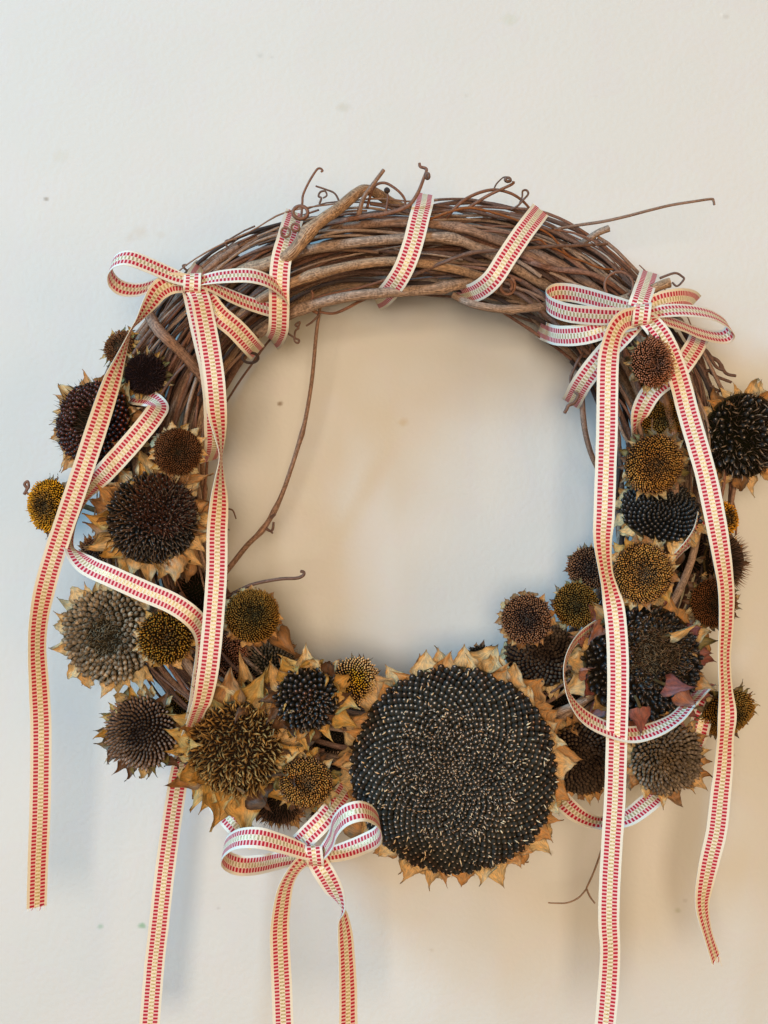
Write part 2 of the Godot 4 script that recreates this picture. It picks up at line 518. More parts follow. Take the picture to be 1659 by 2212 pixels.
	stick([[1066, 412, 0.06], [1072, 398, 0.062], [1086, 384, 0.064], [1095, 382, 0.066]], 0.0006, 0.0005, "bark_dark", "tendril")
	stick([[1104, 452, 0.06], [1118, 445, 0.062], [1132, 430, 0.062], [1141, 419, 0.062], [1137, 411, 0.062], [1129, 413, 0.062], [1128, 425, 0.062], [1122, 440, 0.06]], 0.0008, 0.0007, "bark_dark", "tendril")
	stick([[1140, 530, 0.03], [1190, 500, 0.034], [1240, 488, 0.042], [1300, 479, 0.05], [1350, 468, 0.055], [1400, 455, 0.06], [1450, 443, 0.062], [1500, 435, 0.064], [1536, 430, 0.064], [1541, 434, 0.064], [1543, 443, 0.064]], 0.0012, 0.0008, "bark_brown", "tendril")
	stick([[690, 674, 0.06], [720, 677, 0.06], [749, 666, 0.064], [778, 650, 0.06], [800, 640, 0.05]], 0.0009, 0.0014, "bark_red", "tendril")
	stick([[686, 676, 0.064], [672, 668, 0.066], [670, 655, 0.068], [676, 640, 0.07], [673, 628, 0.07]], 0.0014, 0.0008, "bark_red", "tendril")
	stick([[690, 678, 0.06], [676, 694, 0.06], [661, 704, 0.06]], 0.0008, 0.0006, "bark_dark", "tendril")
	coil(1095, 618, 0.076, 18, 21, 1.3, "bark_red", 0.0011, -1.0, 0.45)
	coil(1065, 622, 0.074, 11, 12, 1.2, "bark_red", 0.0008, 2.0, 0.3)
	coil(1337, 617, 0.08, 31, 30, 0.72, "bark_red", 0.0010, 2.6, 0.0)
	stick([[1425, 601, 0.06], [1457, 590, 0.062], [1473, 597, 0.062], [1477, 604, 0.062], [1463, 618, 0.06], [1452, 610, 0.06]], 0.0009, 0.0007, "bark_dark", "tendril")
	stick([[618, 718, 0.055], [637, 730, 0.055], [646, 735, 0.055], [643, 741, 0.055], [636, 735, 0.055], [638, 716, 0.055], [645, 708, 0.055], [638, 702, 0.055], [648, 696, 0.055], [642, 712, 0.055]], 0.0008, 0.0007, "bark_dark", "tendril")
	coil(541, 773, 0.06, 17, 11, 1.05, "bark_black", 0.0010, 1.0, 0.0)
	stick([[484, 1100, 0.05], [491, 1099, 0.05], [503, 1103, 0.05], [510, 1121, 0.05]], 0.0007, 0.0005, "bark_dark", "tendril")
	# the long loose shoot that hangs through the opening
	stick([[692, 660, 0.06], [690, 674, 0.058], [683, 723, 0.05], [674, 819, 0.042], [660, 905, 0.038], [645, 961, 0.036], [613, 1058, 0.034], [589, 1110, 0.034], [565, 1147, 0.035], [534, 1178, 0.037], [493, 1229, 0.04], [440, 1290, 0.045]], long(3.6, 0.05), long(6.5, 0.04), "bark_brown", "shoot", [0.42, 0.62, 0.72])
	stick([[575, 1142, 0.036], [584, 1147, 0.038], [589, 1143, 0.039], [591, 1128, 0.04]], 0.0011, 0.0009, "bark_dark", "tendril")
	stick([[584, 1147, 0.038], [589, 1152, 0.039]], 0.0009, 0.0006, "bark_dark", "tendril")
	stick([[585, 1118, 0.036], [592, 1113, 0.038], [594, 1110, 0.038]], 0.0012, 0.0009, "bark_dark", "tendril")
	stick([[470, 1295, 0.055], [493, 1287, 0.056], [544, 1263, 0.058], [603, 1251, 0.06], [640, 1249, 0.061], [655, 1243, 0.062], [656, 1236, 0.062], [649, 1234, 0.062]], 0.0012, 0.0011, "bark_dark", "tendril")
	# below and beside
	stick([[1310, 1800, 0.05], [1295, 1849, 0.045], [1282, 1885, 0.042], [1267, 1918, 0.04]], 0.0008, 0.0007, "bark_grey", "tendril")
	stick([[1267, 1920, 0.04], [1250, 1939, 0.038], [1226, 1950, 0.036], [1200, 1951, 0.035], [1184, 1950, 0.034]], 0.0007, 0.0005, "bark_grey", "tendril")
	stick([[1267, 1920, 0.04], [1275, 1938, 0.04], [1285, 1951, 0.04]], 0.0008, 0.0006, "bark_grey", "tendril")
	stick([[1262, 760, 0.06], [1249, 779, 0.064], [1236, 806, 0.066], [1233, 825, 0.066], [1242, 845, 0.068], [1249, 854, 0.07], [1240, 870, 0.07], [1228, 876, 0.07], [1224, 884, 0.07], [1219, 892, 0.07]], 0.0011, 0.0012, "bark_dark", "tendril")
	stick([[1200, 700, 0.05], [1240, 740, 0.06], [1262, 770, 0.06], [1276, 752, 0.062], [1278, 735, 0.062]], 0.0011, 0.0008, "bark_red", "tendril")
	stick([[52, 1068, 0.05], [58, 1056, 0.05], [53, 1046, 0.05], [60, 1040, 0.05], [62, 1052, 0.05], [56, 1062, 0.05], [66, 1070, 0.05]], 0.0011, 0.0009, "bark_red", "tendril")
	for q in [[1523, 763, 1568, 806, 1590, 812], [1500, 740, 1545, 790, 1562, 800], [1490, 770, 1530, 830, 1556, 846], [1478, 790, 1512, 850, 1530, 884], [1510, 800, 1545, 812, 1580, 826], [1470, 830, 1500, 890, 1512, 930]]:
		stick([[q[0] - 30, q[1] - 50, 0.03], [q[0], q[1], 0.036], [(q[0] + q[2]) / 2.0 + 5, (q[1] + q[3]) / 2.0 - 5, 0.04], [q[2], q[3], 0.042], [q[4], q[5], 0.044]], 0.0016, 0.0010, "bark_dark", "shoot", [0.6])
	for q in [[410, 590, 395, 575, 404, 572], [500, 545, 487, 522, 512, 517], [395, 610, 383, 602, 372, 604]]:
		stick([[q[0] + 50, q[1] + 30, 0.045], [q[0] + 18, q[1] + 12, 0.05], [q[0], q[1], 0.052], [q[2], q[3], 0.054], [q[4], q[5], 0.054]], 0.0012, 0.0007, "bark_dark", "tendril")

# ---------------------------------------------------------------- sunflower heads
func make_forms() -> void:
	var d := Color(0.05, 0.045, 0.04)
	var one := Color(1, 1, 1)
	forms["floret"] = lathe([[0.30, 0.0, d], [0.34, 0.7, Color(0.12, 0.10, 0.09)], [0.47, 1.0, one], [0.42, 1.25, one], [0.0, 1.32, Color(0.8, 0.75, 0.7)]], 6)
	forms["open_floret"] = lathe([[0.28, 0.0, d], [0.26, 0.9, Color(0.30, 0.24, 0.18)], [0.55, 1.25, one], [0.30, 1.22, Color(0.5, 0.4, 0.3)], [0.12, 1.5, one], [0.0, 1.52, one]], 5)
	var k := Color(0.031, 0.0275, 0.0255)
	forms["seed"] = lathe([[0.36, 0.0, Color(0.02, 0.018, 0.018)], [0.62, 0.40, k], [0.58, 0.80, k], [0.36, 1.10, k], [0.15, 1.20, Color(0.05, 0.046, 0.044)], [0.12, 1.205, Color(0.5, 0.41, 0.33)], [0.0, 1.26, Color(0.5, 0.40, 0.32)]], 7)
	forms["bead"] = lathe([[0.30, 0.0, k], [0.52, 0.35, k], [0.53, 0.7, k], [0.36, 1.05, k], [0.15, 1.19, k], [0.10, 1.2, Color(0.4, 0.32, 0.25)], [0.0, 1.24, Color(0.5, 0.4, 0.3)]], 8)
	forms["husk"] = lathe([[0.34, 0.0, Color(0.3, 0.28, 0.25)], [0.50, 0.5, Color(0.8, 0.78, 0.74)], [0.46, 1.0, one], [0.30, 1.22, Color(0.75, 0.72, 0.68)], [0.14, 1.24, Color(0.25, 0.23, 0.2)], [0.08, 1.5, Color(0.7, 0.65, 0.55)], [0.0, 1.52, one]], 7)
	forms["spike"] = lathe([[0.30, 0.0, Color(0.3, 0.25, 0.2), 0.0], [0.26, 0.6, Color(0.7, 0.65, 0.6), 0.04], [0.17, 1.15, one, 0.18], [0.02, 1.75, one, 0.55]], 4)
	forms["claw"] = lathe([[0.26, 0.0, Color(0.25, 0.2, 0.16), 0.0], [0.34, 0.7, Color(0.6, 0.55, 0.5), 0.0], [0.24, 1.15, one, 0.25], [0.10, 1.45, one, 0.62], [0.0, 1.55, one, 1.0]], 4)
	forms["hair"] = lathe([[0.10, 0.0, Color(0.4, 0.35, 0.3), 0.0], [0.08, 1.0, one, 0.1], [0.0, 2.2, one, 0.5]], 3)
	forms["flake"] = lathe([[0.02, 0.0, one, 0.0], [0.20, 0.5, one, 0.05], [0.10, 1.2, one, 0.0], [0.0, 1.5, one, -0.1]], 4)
	# bracts: [broadness, tip length, curl, cup, twist]
	var shapes := [[1.0, 0.34, 0.2, 0.25, 0.0], [1.0, 0.38, -0.5, 0.35, 0.2], [0.8, 0.45, 0.8, 0.4, -0.3], [1.15, 0.30, -0.2, 0.2, 0.1], [0.9, 0.40, 1.3, 0.5, 0.4], [0.75, 0.5, -0.9, 0.45, -0.5], [1.1, 0.36, 0.5, -0.25, 0.25], [0.85, 0.42, -0.3, 0.6, 0.7],
		[1.0, 0.32, 0.9, -0.3, -0.8], [0.95, 0.46, 0.1, 0.5, 0.15], [1.05, 0.28, -0.7, 0.3, -0.2], [0.7, 0.5, 1.7, 0.4, 0.3], [0.9, 0.4, 2.4, 0.5, 0.9], [0.85, 0.45, -1.6, 0.7, -1.0], [1.0, 0.4, 1.1, 0.8, 1.4]]
	for i in shapes.size():
		bract_forms.append(bract(shapes[i], i))

func bract(q: Array, seed_: int) -> ArrayMesh:
	# unit length along +Y, face towards +Z, width 1 at its widest
	var rows := 11
	var cols := 7
	var v := PackedVector3Array()
	var uv := PackedVector2Array()
	var spine := Vector3.ZERO
	for i in rows:
		var t := float(i) / (rows - 1)
		var ang: float = q[2] * t * t + 0.7 * sin(seed_ * 1.7) * pow(t, 5.0) + 0.5 * noise.get_noise_2d(t * 70.0, seed_ * 130.0)
		if i > 0:
			var sideways := 0.55 * sin(seed_ * 2.3) * t + 0.25 * noise.get_noise_2d(t * 90.0, seed_ * 70.0)
			spine += Vector3(sin(sideways), cos(ang) * cos(sideways), sin(ang) * cos(sideways)) / (rows - 1)
		var body := 1.0 - float(q[1])
		var w := 0.0
		if t < body:
			var s := t / body
			w = (0.74 + 0.26 * sin(PI * minf(1.0, s * 1.6))) * (1.0 - 0.62 * s * s * s) * float(q[0])
		else:
			var s := (t - body) / (1.0 - body)
			w = 0.38 * pow(1.0 - s, 1.7) * float(q[0]) + 0.012
		for j in cols:
			var u := float(j) / (cols - 1) * 2.0 - 1.0
			var x := u * w * 0.5 * (1.0 + 0.22 * noise.get_noise_2d(t * 120.0 + (40.0 if u < 0.0 else 0.0), seed_ * 60.0))
			var zz: float = q[3] * u * u * w * 0.5 + 0.10 * noise.get_noise_2d(t * 150.0 + seed_ * 50.0, u * 60.0) + 0.05 * sin(u * 8.0 + seed_ + t * 3.0) * (1.0 - t) * absf(u)
			var yy := 0.03 * noise.get_noise_2d(u * 120.0 + 300.0, t * 90.0 + seed_ * 90.0)
			var tw: float = q[4] * t
			var off := Vector3(x * cos(tw) - zz * sin(tw), yy, x * sin(tw) + zz * cos(tw))
			v.append(spine + Vector3(off.x, off.y * cos(ang) - off.z * sin(ang), off.y * sin(ang) + off.z * cos(ang)))
			uv.append(Vector2(0.5 + 0.5 * u, t))
	var idx := PackedInt32Array()
	for i in rows - 1:
		for j in cols - 1:
			var a := i * cols + j
			idx.append_array([a, a + cols, a + 1, a + 1, a + cols, a + cols + 1])
	var nn := PackedVector3Array()
	nn.resize(v.size())
	for t in idx.size() / 3:
		var a := idx[t * 3]
		var b := idx[t * 3 + 1]
		var c := idx[t * 3 + 2]
		var f := (v[c] - v[a]).cross(v[b] - v[a])
		nn[a] += f
		nn[b] += f
		nn[c] += f
	for i in nn.size():
		nn[i] = nn[i].normalized()
	return array_mesh(v, nn, uv, idx)

# kinds: dome height, dimple, base colour, layers [form, material, spacing px, power, t0, t1, tall, wide, lean, jitter, colours rim to centre, spread, singles]
func kind_of(k: String) -> Dictionary:
	match k:
		"yellow":
			return {"dome": 0.24, "dimple": 0.13, "base": [32, 25, 15], "layers": [["floret", "grain", 4.3, 0.52, 0.0, 1.0, 1.6, 0.84, 0.25, 0.34, [[141, 102, 70], [186, 136, 66], [174, 121, 61], [124, 93, 58], [78, 67, 56]], 0.5]]}
		"gold":
			return {"dome": 0.34, "dimple": 0.14, "base": [34, 24, 12], "layers": [["floret", "grain", 4.2, 0.5, 0.0, 1.0, 1.7, 0.84, 0.3, 0.34, [[219, 154, 26], [212, 147, 33], [156, 109, 40], [94, 71, 38], [49, 42, 31]], 0.45]]}
		"amber":
			return {"dome": 0.22, "dimple": 0.10, "base": [22, 17, 11], "layers": [["open_floret", "grain", 4.9, 0.52, 0.0, 1.0, 1.7, 0.78, 0.3, 0.45, [[157, 116, 58], [199, 149, 53], [157, 112, 53], [100, 77, 51]], 0.55]]}
		"brown":
			return {"dome": 0.26, "dimple": 0.15, "base": [28, 19, 13], "layers": [["floret", "grain", 4.1, 0.5, 0.0, 1.0, 1.7, 0.84, 0.3, 0.36, [[139, 97, 71], [150, 106, 75], [125, 88, 65], [82, 64, 54], [69, 62, 57]], 0.4]]}
		"rust":
			return {"dome": 0.26, "dimple": 0.17, "base": [26, 16, 11], "layers": [["floret", "grain", 4.2, 0.5, 0.0, 1.0, 1.6, 0.84, 0.3, 0.36, [[169, 113, 86], [164, 108, 79], [124, 85, 67], [67, 55, 52]], 0.4]]}
		"umber":
			return {"dome": 0.24, "dimple": 0.15, "base": [22, 15, 10], "layers": [["floret", "grain", 3.9, 0.5, 0.0, 1.0, 1.4, 0.95, 0.25, 0.22, [[119, 75, 43], [105, 66, 39], [85, 57, 36], [57, 48, 34]], 0.3]]}
		"olive":
			return {"dome": 0.32, "dimple": 0.16, "base": [24, 19, 10], "layers": [["floret", "grain", 4.2, 0.5, 0.0, 1.0, 1.6, 0.84, 0.3, 0.28, [[151, 108, 47], [143, 106, 47], [122, 94, 44], [77, 66, 37], [51, 49, 33]], 0.3]]}
		"tipped":
			return {"dome": 0.30, "dimple": 0.05, "base": [26, 20, 13], "layers": [["floret", "grain", 5.0, 0.52, 0.0, 1.0, 1.8, 0.72, 0.35, 0.25, [[215, 176, 129], [209, 167, 110], [211, 167, 55], [226, 184, 44]], 0.25]]}
		"night":
			return {"dome": 0.25, "dimple": 0.06, "base": [18, 14, 11], "layers": [["floret", "grain", 4.6, 0.5, 0.0, 1.0, 1.4, 0.9, 0.3, 0.3, [[66, 50, 38], [54, 42, 34], [40, 34, 30]], 0.4]]}
		"bigseed":
			return {"dome": 0.15, "dimple": 0.03, "base": [22, 18, 16], "layers": [["seed", "seed", 11.4, 0.56, 0.0, 1.0, 1.05, 1.14, 0.55, 0.2, [[255, 250, 245], [255, 245, 235], [240, 225, 210]], 0.25, 300],
				["flake", "grain", 20.0, 0.74, 0.0, 0.95, 0.36, 0.38, 1.0, 1.8, [[226, 196, 154], [206, 172, 136]], 0.3, 0, 0.8],
				["claw", "grain", 8.0, 0.72, 0.0, 0.66, 0.85, 0.42, 0.2, 0.9, [[130, 108, 88], [176, 150, 130], [206, 180, 158], [150, 126, 108]], 0.4, 0, 0.6],
				["hair", "grain", 11.0, 0.4, 0.9, 1.02, 1.2, 0.8, 0.8, 0.9, [[112, 80, 52], [70, 50, 36]], 0.4]]}
		"seedspike":
			return {"middle": Vector2(0.3, 0.3), "dome": 0.20, "dimple": 0.03, "base": [20, 15, 13], "layers": [["bead", "shiny", 10.5, 0.5, 0.0, 1.0, 1.0, 0.95, 0.3, 0.2, [[210, 205, 215], [200, 190, 195], [180, 150, 140]], 0.2, 80],
				["spike", "grain", 7.6, 0.52, 0.0, 1.0, 2.7, 0.62, 0.35, 0.55, [[100, 78, 60], [136, 106, 82], [104, 70, 54], [86, 58, 46]], 0.5],
				["hair", "grain", 4.4, 0.55, 0.0, 0.7, 2.7, 2.4, 0.2, 0.7, [[112, 66, 50], [120, 74, 56]], 0.45]]}
		"redseed":
			return {"dome": 0.26, "dimple": 0.06, "base": [28, 14, 10], "layers": [["seed", "shiny", 10.0, 0.5, 0.35, 1.0, 1.0, 1.0, 0.4, 0.25, [[255, 120, 80], [255, 125, 84], [160, 95, 80]], 0.5],
				["spike", "grain", 7.6, 0.52, 0.0, 1.0, 1.9, 0.42, 0.5, 0.4, [[50, 34, 30], [66, 46, 40], [120, 100, 86], [90, 74, 66]], 0.5]]}
		"blackseed":
			return {"middle": Vector2(0.25, -0.2), "dome": 0.22, "dimple": 0.0, "base": [17, 13, 12], "layers": [["seed", "shiny", 11.5, 0.52, 0.0, 1.0, 1.1, 0.95, 0.5, 0.22, [[190, 180, 185], [190, 175, 175], [215, 160, 140]], 0.3, 60],
				["claw", "grain", 8.0, 0.75, 0.0, 0.5, 1.1, 0.5, 0.3, 0.7, [[150, 116, 92], [170, 136, 108]], 0.4, 0, 0.9],
				["flake", "grain", 12.0, 0.5, 0.3, 1.0, 0.8, 0.35, 0.4, 0.8, [[160, 124, 92], [110, 80, 60]], 0.4, 0, 0.7]]}
		"beads":
			return {"dome": 0.20, "dimple": 0.04, "base": [17, 14, 14], "layers": [["bead", "shiny", 9.6, 0.54, 0.0, 1.0, 1.05, 0.98, 0.25, 0.12, [[205, 205, 220], [200, 200, 212], [150, 130, 120]], 0.15, 80], ["hair", "grain", 9.0, 0.5, 0.8, 1.0, 1.0, 0.6, 0.6, 0.8, [[96, 70, 54]], 0.5]]}
		"fuzzbead":
			return {"middle": Vector2(0.22, 0.2), "dome": 0.16, "dimple": 0.05, "base": [30, 23, 17], "layers": [["bead", "shiny", 12.0, 0.5, 0.40, 1.0, 1.05, 0.98, 0.5, 0.8, [[200, 200, 220], [200, 200, 215], [150, 130, 120]], 0.3, 80],
				["hair", "soft", 4.2, 0.56, 0.0, 0.62, 1.9, 1.5, 0.2, 1.2, [[160, 132, 98], [150, 122, 92], [168, 144, 112]], 0.45], ["claw", "grain", 10.0, 0.5, 0.2, 0.98, 1.2, 0.45, 0.3, 1.0, [[120, 88, 66], [90, 64, 50]], 0.4, 0, 0.6]]}
		"husks":
			return {"dome": 0.24, "dimple": 0.05, "base": [40, 34, 26], "layers": [["husk", "grain", 11.0, 0.5, 0.38, 1.0, 1.1, 0.95, 0.55, 0.42, [[161, 142, 119], [144, 128, 110], [110, 96, 82]], 0.45, 70],
				["spike", "grain", 5.2, 0.55, 0.0, 0.62, 2.0, 0.95, 0.1, 0.9, [[147, 135, 112], [128, 117, 96], [119, 108, 89]], 0.5], ["hair", "grain", 7.0, 0.5, 0.2, 1.0, 1.4, 0.7, 0.4, 1.0, [[167, 154, 124], [69, 57, 46]], 0.5]]}
		"buds":
			return {"dome": 0.26, "dimple": 0.04, "base": [26, 20, 18], "layers": [["husk", "grain", 7.8, 0.54, 0.0, 1.0, 1.5, 0.75, 0.45, 0.25, [[152, 125, 109], [125, 103, 89], [103, 85, 73], [78, 64, 58]], 0.35]]}
		"seedhusk":
			return {"dome": 0.26, "dimple": 0.02, "base": [30, 25, 20], "layers": [["husk", "grain", 8.6, 0.52, 0.0, 1.0, 1.35, 0.9, 0.5, 0.35, [[139, 122, 105], [129, 112, 96], [144, 120, 93]], 0.4],
				["claw", "grain", 6.6, 0.55, 0.0, 0.8, 1.5, 0.5, 0.4, 0.7, [[139, 122, 93], [158, 134, 100]], 0.5, 0, 0.8]]}
		"darkhusk":
			return {"dome": 0.24, "dimple": 0.04, "base": [24, 19, 16], "layers": [["husk", "grain", 8.2, 0.52, 0.0, 1.0, 1.2, 0.9, 0.4, 0.25, [[96, 80, 66], [85, 69, 57], [71, 57, 48]], 0.35], ["spike", "grain", 8.0, 0.6, 0.0, 0.5, 1.5, 0.5, 0.2, 0.8, [[105, 82, 62]], 0.4]]}
		"chaff":
			return {"dome": 0.20, "dimple": 0.03, "base": [38, 26, 14], "layers": [["claw", "grain", 9.4, 0.5, 0.0, 1.0, 1.55, 0.85, 0.25, 0.55, [[178, 140, 83], [163, 125, 73], [143, 109, 64]], 0.4], ["spike", "grain", 7.6, 0.5, 0.0, 1.0, 1.5, 0.5, 0.35, 0.8, [[159, 123, 73], [129, 97, 59], [111, 81, 51]], 0.45]]}
		"fuzz":
			return {"dome": 0.24, "dimple": 0.12, "base": [22, 14, 16], "layers": [["hair", "grain", 3.6, 0.52, 0.0, 1.0, 2.6, 1.3, 0.45, 0.6, [[68, 46, 44], [59, 39, 41], [48, 33, 37]], 0.5], ["spike", "grain", 6.0, 0.5, 0.3, 1.0, 1.5, 0.5, 0.5, 0.6, [[92, 66, 57], [70, 50, 46]], 0.5]]}
		"char":
			return {"dome": 0.22, "dimple": 0.02, "base": [16, 13, 12], "layers": [["spike", "grain", 6.0, 0.5, 0.0, 1.0, 1.6, 0.55, 0.6, 0.8, [[62, 50, 43], [84, 69, 60], [55, 45, 40]], 0.6], ["bead", "shiny", 14.0, 0.5, 0.1, 0.9, 0.9, 0.8, 0.4, 0.4, [[228, 228, 240]], 0.3, 0, 0.5],
				["claw", "grain", 11.0, 0.55, 0.0, 0.9, 1.0, 0.45, 0.4, 1.0, [[153, 134, 115], [129, 110, 93]], 0.4, 0, 0.7]]}
		"spiny":
			return {"dome": 0.28, "dimple": 0.03, "base": [30, 22, 18], "layers": [["spike", "grain", 6.4, 0.52, 0.0, 1.0, 2.1, 0.55, 0.5, 0.4, [[135, 105, 85], [119, 92, 75], [92, 71, 62], [75, 59, 52]], 0.4]]}
		"spinydark":
			return {"dome": 0.28, "dimple": 0.03, "base": [20, 14, 12], "layers": [["spike", "grain", 6.8, 0.52, 0.0, 1.0, 2.0, 0.55, 0.5, 0.5, [[96, 69, 57], [80, 57, 50], [69, 48, 46]], 0.4]]}
		"spinygrey":
			return {"dome": 0.34, "dimple": 0.05, "base": [28, 24, 20], "layers": [["husk", "grain", 7.0, 0.52, 0.0, 0.75, 1.4, 0.75, 0.4, 0.25, [[116, 104, 88], [96, 86, 74]], 0.3], ["spike", "grain", 6.2, 0.5, 0.55, 1.0, 2.4, 0.55, 0.6, 0.35, [[150, 130, 108], [124, 106, 88]], 0.35]]}
	return {}

# rows of bracts: [count, length, width over length, elevation, elevation spread, start on the rim]
func bracts_of(s: String) -> Dictionary:
	match s:
		"broad": return {"rows": [[24, 0.20, 1.1, 22, 30, 0.98], [24, 0.27, 1.05, -8, 14, 0.99], [18, 0.32, 0.95, -22, 12, 1.0]], "mats": ["tan", "orange", "orange", "straw", "orange", "tan"], "forms": [0, 1, 3, 5, 9, 10]}
		"ruff": return {"rows": [[4, 0.4, 0.7, 80, 30, 0.96], [16, 0.50, 0.78, 8, 26, 0.98], [14, 0.50, 0.8, -26, 18, 1.0]], "mats": ["tan", "orange", "tan", "brown", "straw", "orange"], "forms": [0, 1, 2, 4, 5, 6, 7, 8, 13, 14]}
		"collar": return {"rows": [[4, 0.42, 0.8, 80, 30, 0.96], [15, 0.56, 0.85, 10, 24, 0.98], [15, 0.62, 0.8, -16, 16, 1.0]], "mats": ["tan", "gilt", "tan", "orange", "straw", "brown"], "forms": [0, 1, 2, 4, 5, 6, 7, 8, 12, 13, 14]}
		"pale_ruff": return {"rows": [[16, 0.42, 0.8, 0, 18, 0.99], [13, 0.42, 0.75, -24, 12, 1.0]], "mats": ["straw", "tan", "tan", "pale"], "forms": [0, 1, 3, 6, 9, 10]}
		"mane": return {"rows": [[5, 0.55, 0.8, 88, 30, 0.95], [12, 0.78, 0.95, 42, 36, 0.98], [13, 0.86, 0.9, 4, 28, 1.0], [11, 0.70, 0.85, -34, 18, 1.0]], "mats": ["olive", "gilt", "brown", "gilt", "umber", "tan", "olive"], "forms": [1, 2, 4, 5, 7, 8, 11, 12, 13, 14]}
		"small": return {"rows": [[15, 0.42, 0.8, -4, 24, 0.98], [12, 0.4, 0.8, -34, 16, 1.0]], "mats": ["tan", "brown", "pale", "olive", "tan"], "forms": [0, 1, 2, 6, 7, 9, 10]}
		"under": return {"rows": [[17, 0.36, 0.85, -34, 12, 0.98], [15, 0.48, 0.75, -58, 10, 1.0]], "mats": ["orange", "brown", "tan", "brown"], "forms": [0, 3, 6, 9, 10]}
		"grey": return {"rows": [[18, 0.34, 0.75, 4, 28, 0.98], [16, 0.42, 0.75, -34, 18, 1.0]], "mats": ["grey", "moss", "pale", "grey", "umber"], "forms": [1, 2, 4, 5, 7, 8, 11]}
		"crumple": return {"rows": [[6, 0.38, 0.8, 70, 35, 0.97], [15, 0.48, 0.8, 14, 30, 0.98], [15, 0.54, 0.8, -22, 24, 1.0]], "mats": ["grey", "moss", "umber", "olive", "pale"], "forms": [2, 4, 5, 7, 8, 11, 12, 13, 14]}
		"green": return {"rows": [[12, 0.5, 0.6, 12, 25, 0.98], [12, 0.55, 0.6, -30, 20, 1.0]], "mats": ["green", "moss", "olive", "pale"], "forms": [1, 2, 4, 7, 8, 11]}
		"plum": return {"rows": [[7, 0.36, 0.8, 75, 35, 0.97], [15, 0.40, 0.9, 25, 30, 0.98], [14, 0.46, 0.85, -14, 18, 1.0]], "mats": ["mauve", "purple", "tan", "orange", "purple", "tan"], "forms": [0, 1, 2, 4, 6, 7, 10]}
		"cream": return {"rows": [[15, 0.40, 0.85, -18, 14, 0.98], [13, 0.42, 0.9, -45, 12, 1.0]], "mats": ["pale", "straw", "pale", "tan"], "forms": [0, 3, 6, 9, 10]}
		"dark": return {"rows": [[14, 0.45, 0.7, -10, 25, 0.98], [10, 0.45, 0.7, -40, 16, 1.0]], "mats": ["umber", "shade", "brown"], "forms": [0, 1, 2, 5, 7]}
		"few": return {"rows": [[11, 0.30, 0.7, -20, 25, 0.98], [10, 0.36, 0.8, -48, 14, 1.0]], "mats": ["moss", "grey", "tan", "umber"], "forms": [1, 2, 5, 7, 11]}
	return {}

func dome_at(r: float, dome: float, dimple: float, t: float) -> float:
	return r * (dome * (1.0 - pow(t, 2.6)) - dimple * exp(-pow(t / 0.28, 2.0)))

